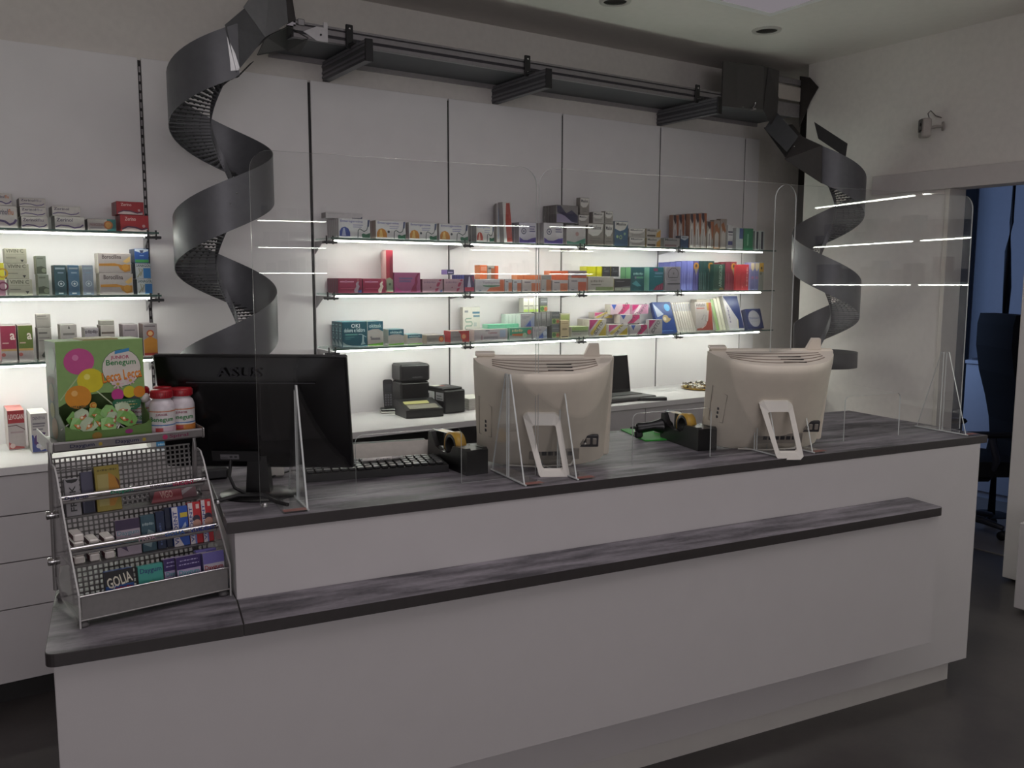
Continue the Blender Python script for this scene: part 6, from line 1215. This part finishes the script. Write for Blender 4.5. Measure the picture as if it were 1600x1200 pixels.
# front panel with the arched opening below
fy = BD*.32-0.001
z0 = 0.105
arch = [(0, z0-0.012)] + [(BW*(k/10), z0-0.012+0.030*sin(pi*k/10)**0.8) for k in range(1, 10)] + [(BW, z0-0.012), (BW, BH), (0, BH)]
mb = MB(); mb.prism(arch, fy-0.0018, fy, GRN, 'y'); fp = mb.build('front_panel', t)
mb = MB()
E = '#c9c2b8'
LOL = [('l', [(.30, .72), (.02, .42)], .012, '#a8b88a'), ('l', [(.42, .5), (.62, .33)], .012, '#b4c29a'), ('c', .25, .80, .145, '#c0508c', .92), ('c', .37, .60, .13, '#d0c02c', .95), ('c', .22, .44, .125, '#d08a2c', .95), ('c', .21, .84, .03, '#d884b0'), ('c', .33, .64, .03, '#e2d870'), ('c', .18, .48, .03, '#e2b068')]
BAD = [('c', .735, .71, .195, '#3a5a44'), ('c', .735, .71, .19, '#d3ccc4'), ('p', [(.66, .855), (.83, .88), (.835, .915), (.665, .89)], '#3f86b8'), ('t', .61, .795, .83, .84, 'JUNIOR', '#a8305c'), ('t', .555, .725, .905, .80, 'Benegum', '#1f7a3c'), ('t', .50, .58, .97, .69, 'Lecca Lecca', '#a8461c', 6), ('t', .505, .588, .968, .686, 'Lecca Lecca', '#e08a2c', 6)]
STAR = []
for cx, cy, rr in ((.68, .545, .055), (.83, .575, .045)):
    for k in range(8):
        a = 2*pi*k/8; STAR.append(('l', [(cx, cy), (cx+rr*cos(a)*1.3, cy+rr*sin(a))], .014, '#d8b8bc'))
    STAR.append(('c', cx, cy, .016, '#c0a04a'))
LOW = [('c', .67, .435, .062, '#b83a84'), ('c', .81, .455, .062, '#c8b82c'), ('c', .93, .45, .06, '#cf822c'), ('p', [(.60, .36), (.64, .39), (.92, .375), (.95, .35), (.93, .29), (.88, .265), (.64, .275), (.61, .31)], '#2f6a4c'), ('g', .65, .345, .88, .36, '#a8b49a'), ('g', .63, .315, .9, .33, '#c0a060'), ('g', .66, .285, .86, .30, '#a8b49a'), ('t', .13, .325, .32, .355, 'VITAMINA', '#3f4a34'), ('c', .38, .345, .034, '#c8a04a'), ('t', .352, .32, .405, .37, 'C', '#c0601c')]
ink(mb, BW, BH, LOL+BAD+STAR+LOW, Matrix.Translation((0, fy-0.002, 0)) @ FRONT); mb.build('front_print', fp)
mb = MB(); mb.prism([(0, 0), (BW, 0), (BW, 0.048), (BW*.92, 0.035), (BW*.6, 0.028), (BW*.2, 0.030), (BW*.07, 0.040), (0, 0.05)], -0.001, 0.001, paper('#5d7a42'), 'y'); lp = mb.build('tray_lip', t)
mb = MB(); ink(mb, BW, 0.03, [('c', .35, .5, .42, '#8a6a2c', .8), ('c', .72, .6, .34, '#8c2a6c', .6)], Matrix.Translation((0, -0.0012, 0.0)) @ FRONT); mb.build('lip_print', lp)
rnd = random.Random(9)
WR = [paper('#7fae62'), paper('#a9b89a'), paper('#6a9a4a')]
spots = [(0.035, .018, .03, 40), (0.062, .012, .028, -35), (0.088, .016, .032, 55), (0.110, .010, .026, 20), (0.128, .018, .036, -50), (0.150, .012, .040, 35), (0.168, .020, .036, 70), (0.050, .028, .050, -20), (0.085, .030, .052, 30), (0.120, .028, .054, -40), (0.155, .030, .060, 15), (0.030, .030, .044, 60)]
for i, (x, y, z, a) in enumerate(spots):
    M = LB @ Matrix.Translation((x, y+0.004, z+0.012)) @ Matrix.Rotation(radians(a), 4, 'Y') @ Matrix.Rotation(radians(-20), 4, 'X')
    q = thing('wrapped_lollipop', 'green wrapped lollipop in the opening of the dispenser box', 'lollipop', M, 'wrapped lollipops in the green box')
    mb = MB(); mb.lathe([(0.0005, -0.006), (0.012, -0.005), (0.017, 0.0), (0.012, 0.005), (0.0005, 0.006)], WR[i % 3], 12, Matrix.Rotation(radians(90), 4, 'X'))
    mb.add([(-0.022, -.004, .012), (-0.006, -.006, .020), (0.012, -.006, .022), (0.022, -.004, .010), (0.018, -.007, -.016), (-0.016, -.007, -.018)], [(0, 5, 4, 3, 2, 1)], WR[i % 3])
    ink(mb, 0.03, 0.02, [('p', [(.1, .3), (.5, .7), (.9, .4), (.6, .1)], '#c07a3c'), ('c', .5, .45, .16, '#d8d0b8'), ('p', [(.6, .5), (.95, .7), (.9, .3)], '#8f3a34')], Matrix.Translation((-0.015, -0.0078, -0.01)) @ FRONT); mb.build('wrapper', q)
    mb = MB(); mb.tube([(0, 0, -0.015), (0, 0, -0.042)], 0.0018, paper('#d6d2cc'), 6); mb.build('stick', q)
t = thing('wrapped_lollipop', 'white-stick lollipop leaning out between the box and the vitamin bottles', 'lollipop', MS @ Matrix.Translation((0.252, 0.29, TS+0.10)) @ Matrix.Rotation(radians(-8), 4, 'Y'))
mb = MB(); mb.tube([(0, 0, 0.0), (0, 0, 0.095)], 0.002, paper('#d6d2cc'), 8); mb.build('stick', t)
mb = MB(); mb.lathe([(0.0005, -0.016), (0.012, -0.010), (0.015, 0.0), (0.010, 0.010), (0.0005, 0.012)], paper('#c9c2bc'), 12); mb.build('wrapper', t)
# ------------------------------------------------------------------ vitamin bottles with red caps
def bottle(x, y, label, lab):
    t = thing('vitamin_bottle', label, 'bottle', MS @ Matrix.Translation((x, y, TS+0.0006)) @ Matrix.Rotation(radians(-20), 4, 'Z'), 'vitamin bottles with red caps')
    mb = MB(); mb.lathe([(0.0005, 0), (0.031, 0.0), (0.034, 0.004), (0.034, 0.078), (0.030, 0.090), (0.024, 0.096), (0.024, 0.102)], mat('#cfc6cc', 0.3), 28); mb.build('body', t)
    mb = MB(); mb.lathe([(0.0285, 0.101), (0.0295, 0.103), (0.0295, 0.120), (0.027, 0.1235), (0.0005, 0.124)], mat('#a01c28', 0.35), 28)
    for k in range(28): a = 2*pi*k/28; mb.box(-0.0008, 0.0008, 0.029, 0.0305, 0.104, 0.119, mat('#8c1824', .4), Matrix.Rotation(a, 4, 'Z'))
    mb.build('cap', t)
    R = 0.0344
    def wrap(vs): return [(R*sin(q[0]/R), -R*cos(q[0]/R), q[1]) for q in vs]
    def band(mb, a0, a1, z0, z1, c, r=0.0):
        n = 12; vs = []
        for k in range(n+1):
            a = a0+(a1-a0)*k/n
            for z in (z0, z1): vs.append(((R+r)*sin(a), -(R+r)*cos(a), z))
        mb.add(vs, [(2*k, 2*k+2, 2*k+3, 2*k+1) for k in range(n)], paper(c))
    mb = MB(); band(mb, -1.5, 1.5, 0.006, 0.070, '#cfc9c9'); band(mb, -1.5, 1.5, 0.064, 0.067, '#c0785a', .0003); band(mb, -1.4, 1.4, 0.026, 0.029, '#4a74a8', .0003)
    band(mb, -1.5, 1.5, 0.006, 0.022, lab, .0003)
    for st, z0, z1, c, half in (('JUNIOR', .052, .060, '#8c2a4a', .45), ('Benegum', .034, .050, '#1f7a3c', .95)):
        vs, fs = text_geo(st)
        mb.add([((R+.0007)*sin((x-.5)*2*half), -(R+.0007)*cos((x-.5)*2*half), z0+(z1-z0)*y) for x, y in vs], fs, paper(c))
    band(mb, -.5, .1, 0.009, 0.020, '#a83a3c', .0005)
    mb.build('label', t)
bottle(0.285, 0.245, 'white vitamin bottle with a red cap, front left of four', '#c9b0bc')
bottle(0.345, 0.262, 'white vitamin bottle with a red cap, front right of four', '#c07a3c')
bottle(0.318, 0.330, 'white vitamin bottle with a red cap, back right of four', '#c9b0bc')
bottle(0.250, 0.345, 'white vitamin bottle with a red cap, back left of four, half hidden', '#c07a3c')
# ------------------------------------------------------------------ security camera on the right wall
p = at_x(1474, 200, XR)
t = thing('security_camera', 'small white security camera with a dark face on the right wall', 'camera', Matrix.Translation((XR-0.002, p.y, p.z)) @ Matrix.Rotation(radians(-40), 4, 'Z'))
WC = mat('#a8a09c', 0.45)
mb = MB(); mb.cbox(-0.13, -0.075, -0.035, 0.035, -0.055, 0.055, WC, 0.008); mb.build('body', t)
F = Matrix.Translation((-0.1303, 0, 0))
mb = MB(); mb.prism(rounded([(-0.033, -0.02), (0.033, -0.02), (0.033, 0.052), (-0.033, 0.052)], 0.01, (2, 3)), -0.1318, -0.1302, mat('#2c2425', 0.25), 'x'); mb.build('face', t)
for z, r in ((0.022, 0.012), (-0.016, 0.010)):
    mb = MB(); mb.lathe([(0.0005, 0.004), (r*.6, 0.004), (r, 0.001), (r*1.1, 0)], BLACKP, 16, Matrix.Translation((-0.1318, 0, z)) @ Matrix.Rotation(radians(-90), 4, 'Y')); mb.build('lens', t)
mb = MB(); mb.tube([(-0.08, 0, 0.0), (-0.04, 0, 0.01), (0.0, 0.0, 0.01)], 0.009, WC, 8); mb.lathe([(0.0005, 0.008), (0.026, 0.006), (0.028, 0)], WC, 18, Matrix.Translation((0.0, 0, 0.01)) @ Matrix.Rotation(radians(-90), 4, 'Y')); mb.build('wall_arm', t)
mb = MB(); mb.tube([(-0.085, -0.01, 0.054), (-0.09, 0.005, 0.085), (-0.07, 0.02, 0.105), (-0.04, 0.02, 0.075), (-0.012, 0.0, 0.06)], 0.003, mat('#6a6260', 0.5), 8); mb.build('cable', t)
# ------------------------------------------------------------------ white plinth at the right picture edge
t = thing('display_plinth', 'low white display cabinet cut by the right picture edge', 'cabinet', TR((0, 0, 0)))
mb = MB(); mb.cbox(4.575, 5.0, 1.56, 2.195, 0.02, 0.47, WHITE, 0.004); mb.build('body', t)
mb = MB(); mb.box(4.62, 4.98, 1.60, 2.16, 0.0, 0.02, DGREY); mb.build('kick', t)
# ------------------------------------------------------------------ back office seen through the opening
t = thing('tall_dark_block', 'tall dark block against the far wall of the blue-lit office', 'cabinet', TR((0, 0, 0)))  # made-up dark block filling the dark strip beside the jamb
DK = mat('#2a2a2e', 0.5, 0, 0.06, 20)
a = at_x(1466, 500, 8.0); b = at_x(1482, 500, 8.0)
mb = MB(); mb.cbox(8.0, 8.38, b.y, a.y+0.25, 0.0068, 2.6, DK, 0.004); mb.build('body', t)
mb = MB(); mb.cbox(7.986, 7.999, b.y+0.003, a.y+0.245, 0.05, 2.59, mat('#333338', 0.45), 0.002); mb.build('door', t)
mb = MB(); mb.tube([(7.985, b.y+0.05, 1.0), (7.965, b.y+0.05, 1.02), (7.965, b.y+0.05, 1.18), (7.985, b.y+0.05, 1.2)], 0.006, STEEL, 8); mb.build('handle', t)
# desk
DX = 6.75
p0 = at_x(1515, 553, DX); dz = 0.80
t = thing('office_desk', 'pale office desk cabinet against the blue-lit office wall', 'desk', TR((0, 0, 0)))
y1 = at_x(1508, 560, DX).y; y0 = 1.35
DW = mat('#b4b6bf', 0.5, 0, 0.02, 15)
mb = MB(); mb.cbox(DX, DX+0.75, y0, y1, dz+0.28-0.03, dz+0.28, DW, 0.004); mb.build('top', t)
for k in range(3):
    yy0 = y0+(y1-y0)*k/3+0.01; yy1 = y0+(y1-y0)*(k+1)/3
    mb = MB(); mb.cbox(DX+0.02, DX+0.04, yy0, yy1, 0.06, dz+0.28-0.035, DW, 0.003); d = mb.build('door', t)
    mb = MB(); mb.cbox(DX+0.008, DX+0.02, yy0+0.02, yy0+0.035, 0.75, 0.87, DGREY, 0.003); mb.build('handle', d)
mb = MB(); mb.box(DX+0.041, DX+0.74, y0, y1, 0.0068, dz+0.28-0.031, DW); mb.build('carcass', t)
rnd = random.Random(3)
for k in range(5):
    yy = y1-0.10-0.17*k
    mb = MB()
    mb.cbox(-0.11, 0.11, -0.07, 0.07, 0, 0.012+0.008*(k % 3), mat(['#4a4a50', '#8d8f98', '#5c4a4c', '#9a9ca6', '#3a3c44'][k], 0.6), 0.002)
    mb.box(-0.109, 0.109, -0.0705, 0.068, 0.004, 0.009, mat('#c4c6cc', .7))
    o = mb.build('document_pile'); o.matrix_world = TR((DX+0.16, yy, dz+0.2806), rnd.uniform(-.2, .2))
    tag(o, 'pile of papers on the office desk, %s from the left' % ['first', 'second', 'third', 'fourth', 'fifth'][k], 'papers', 'paper piles on the office desk')
# black standing pole with cable
q0 = at_x(1584, 300, 6.35); q1 = at_x(1573, 500, 6.35)
t = thing('curtain_pole', 'thin black pole rising behind the office chair up to the door head', 'pole', TR((6.35, 0, 0)))
mb = MB(); mb.tube([(0, q0.y, 2.55), (0, q0.y, 2.1), (0, q0.y+0.012, 1.9), (0, q1.y+0.012, 1.65), (0, q1.y+0.015, 0.014)], [0.012, 0.013, 0.02, 0.026, 0.026], mat('#0d0f18', 0.6), 10); mb.build('shaft', t)
mb = MB(); mb.lathe([(0.0005, 0.014), (0.12, 0.012), (0.13, 0.0068), (0.0005, 0.0068)], BLACKM, 24, Matrix.Translation((0, q1.y+0.015, 0))); mb.build('base', t)
# office chair, facing left into the office
t = thing('office_chair', 'black high-back office chair seen from the side through the opening', 'chair', TR((5.76, 3.17, 0.0066), radians(146)))
CF = mat('#0e0e12', 0.75, 0, 0.1, 80)
prof = [(-0.28, 0.50), (-0.30, 0.62), (-0.285, 0.75), (-0.25, 0.90), (-0.195, 1.08), (-0.165, 1.25), (-0.165, 1.40), (-0.18, 1.47), (-0.29, 1.47), (-0.30, 1.36), (-0.29, 1.22), (-0.31, 1.06), (-0.36, 0.90), (-0.40, 0.75), (-0.40, 0.60), (-0.37, 0.48)]
mb = MB(); mb.prism(prof, -0.22, 0.22, CF, 'y'); mb.build('backrest', t)
mb = MB(); mb.cbox(-0.40, -0.30, -0.14, 0.14, 1.28, 1.46, CF, 0.03); mb.build('headrest', t)
mb = MB(); mb.prism(rounded([(-0.29, -0.25), (0.24, -0.24), (0.24, 0.24), (-0.29, 0.25)], 0.08, (0, 1, 2, 3)), 0.42, 0.52, CF, 'z'); mb.build('seat', t)
for s in (-1, 1):
    mb = MB(); mb.cbox(-0.16, 0.12, s*0.29-0.045, s*0.29+0.045, 0.69, 0.725, BLACKM, 0.014); mb.build('armrest', t)
    mb = MB(); mb.tube([(-0.04, s*0.29, 0.69), (-0.08, s*0.29, 0.54), (-0.10, s*0.20, 0.44)], 0.024, mat('#5a5c68', 0.35, 0.5), 8); mb.build('arm_post', t)
mb = MB(); mb.cbox(-0.16, 0.12, -0.14, 0.14, 0.36, 0.42, BLACKM, 0.03); mb.build('tilt_unit', t)
mb = MB(); mb.tube([(0, 0, 0.10), (0, 0, 0.36)], 0.03, BLACKM, 12); mb.build('gas_column', t)
for k in range(5):
    a = radians(72*k+55); x, y = 0.30*cos(a), 0.30*sin(a)
    mb = MB(); mb.tube([(0, 0, 0.115), (x*.6, y*.6, 0.10), (x, y, 0.078)], [0.03, 0.024, 0.018], mat('#4c4e56', 0.3, 0.5), 8); l = mb.build('base_leg', t)
    mb = MB()
    for s in (-0.018, 0.018): mb.lathe([(0.0005, -0.009), (0.028, -0.009), (0.03, 0.0), (0.028, 0.009), (0.0005, 0.009)], BLACKM, 14, Matrix.Translation((x, y, 0.03)) @ Matrix.Rotation(a, 4, 'Z') @ Matrix.Translation((0, s, 0)) @ Matrix.Rotation(radians(90), 4, 'X'))
    mb.build('caster', l)
# ------------------------------------------------------------------ lit shelves behind the photographer, mirrored in the clear screens
def far_unit(M, w, label, seed, zs):
    t = thing('wall_shelf_unit', label, 'shelf unit', M, 'lit wall shelf units across the shop')
    mb = MB(); mb.box(0, w, 0.002, 0.03, 0.3, 2.6, PANELW); mb.build('back_panel', t)
    rnd = random.Random(seed)
    for k, z in enumerate(zs):
        mb = MB(); mb.box(0.01, w-0.01, -0.22, 0.0, z-0.008, z, GLASS); mb.build('shelf', t)
        mb = MB(); mb.cbox(0.04, w-0.04, -0.20, -0.184, z-0.016, z-0.009, LED, 0.001); mb.build('light_strip', t)
        x = 0.03; mb = MB()
        while x < w-0.12:
            bw = rnd.uniform(.05, .11); bh = rnd.uniform(.07, .17)
            mb.cbox(x, x+bw, -0.19, -0.08, z+0.001, z+bh, paper(rnd.choice(['#8d8a90', '#6a6870', '#b0aab0', '#55525a', '#7a6a70', '#5c6a78'])), 0.002); x += bw+rnd.uniform(.002, .03)
        o = mb.build('stock', t); o['kind'] = 'stuff'
    mb = MB(); mb.cbox(0, w, -0.40, 0.0, 0.0, 0.95, WHITE, 0.003); mb.build('base_cabinet', t)
RZ = radians(180)
for i, x in enumerate((1.87, 4.24, 5.06)):
    far_unit(TR((x, -5.16, 0), RZ), 0.80 if i < 2 else 0.64, 'lit white wall shelf unit on the rear shop wall, %s' % ['opposite the left counter end', 'opposite the counter middle', 'in the rear corner'][i], i, (1.82, 2.095, 2.38))
for i, y in enumerate((1.52, 0.48)):
    far_unit(TR((XR-0.045, y, 0), radians(-90)), 1.03, 'lit white wall shelf unit on the right shop wall, %s the opening' % ['next to', 'second from'][i], 10+i, (1.69, 1.965, 2.25))
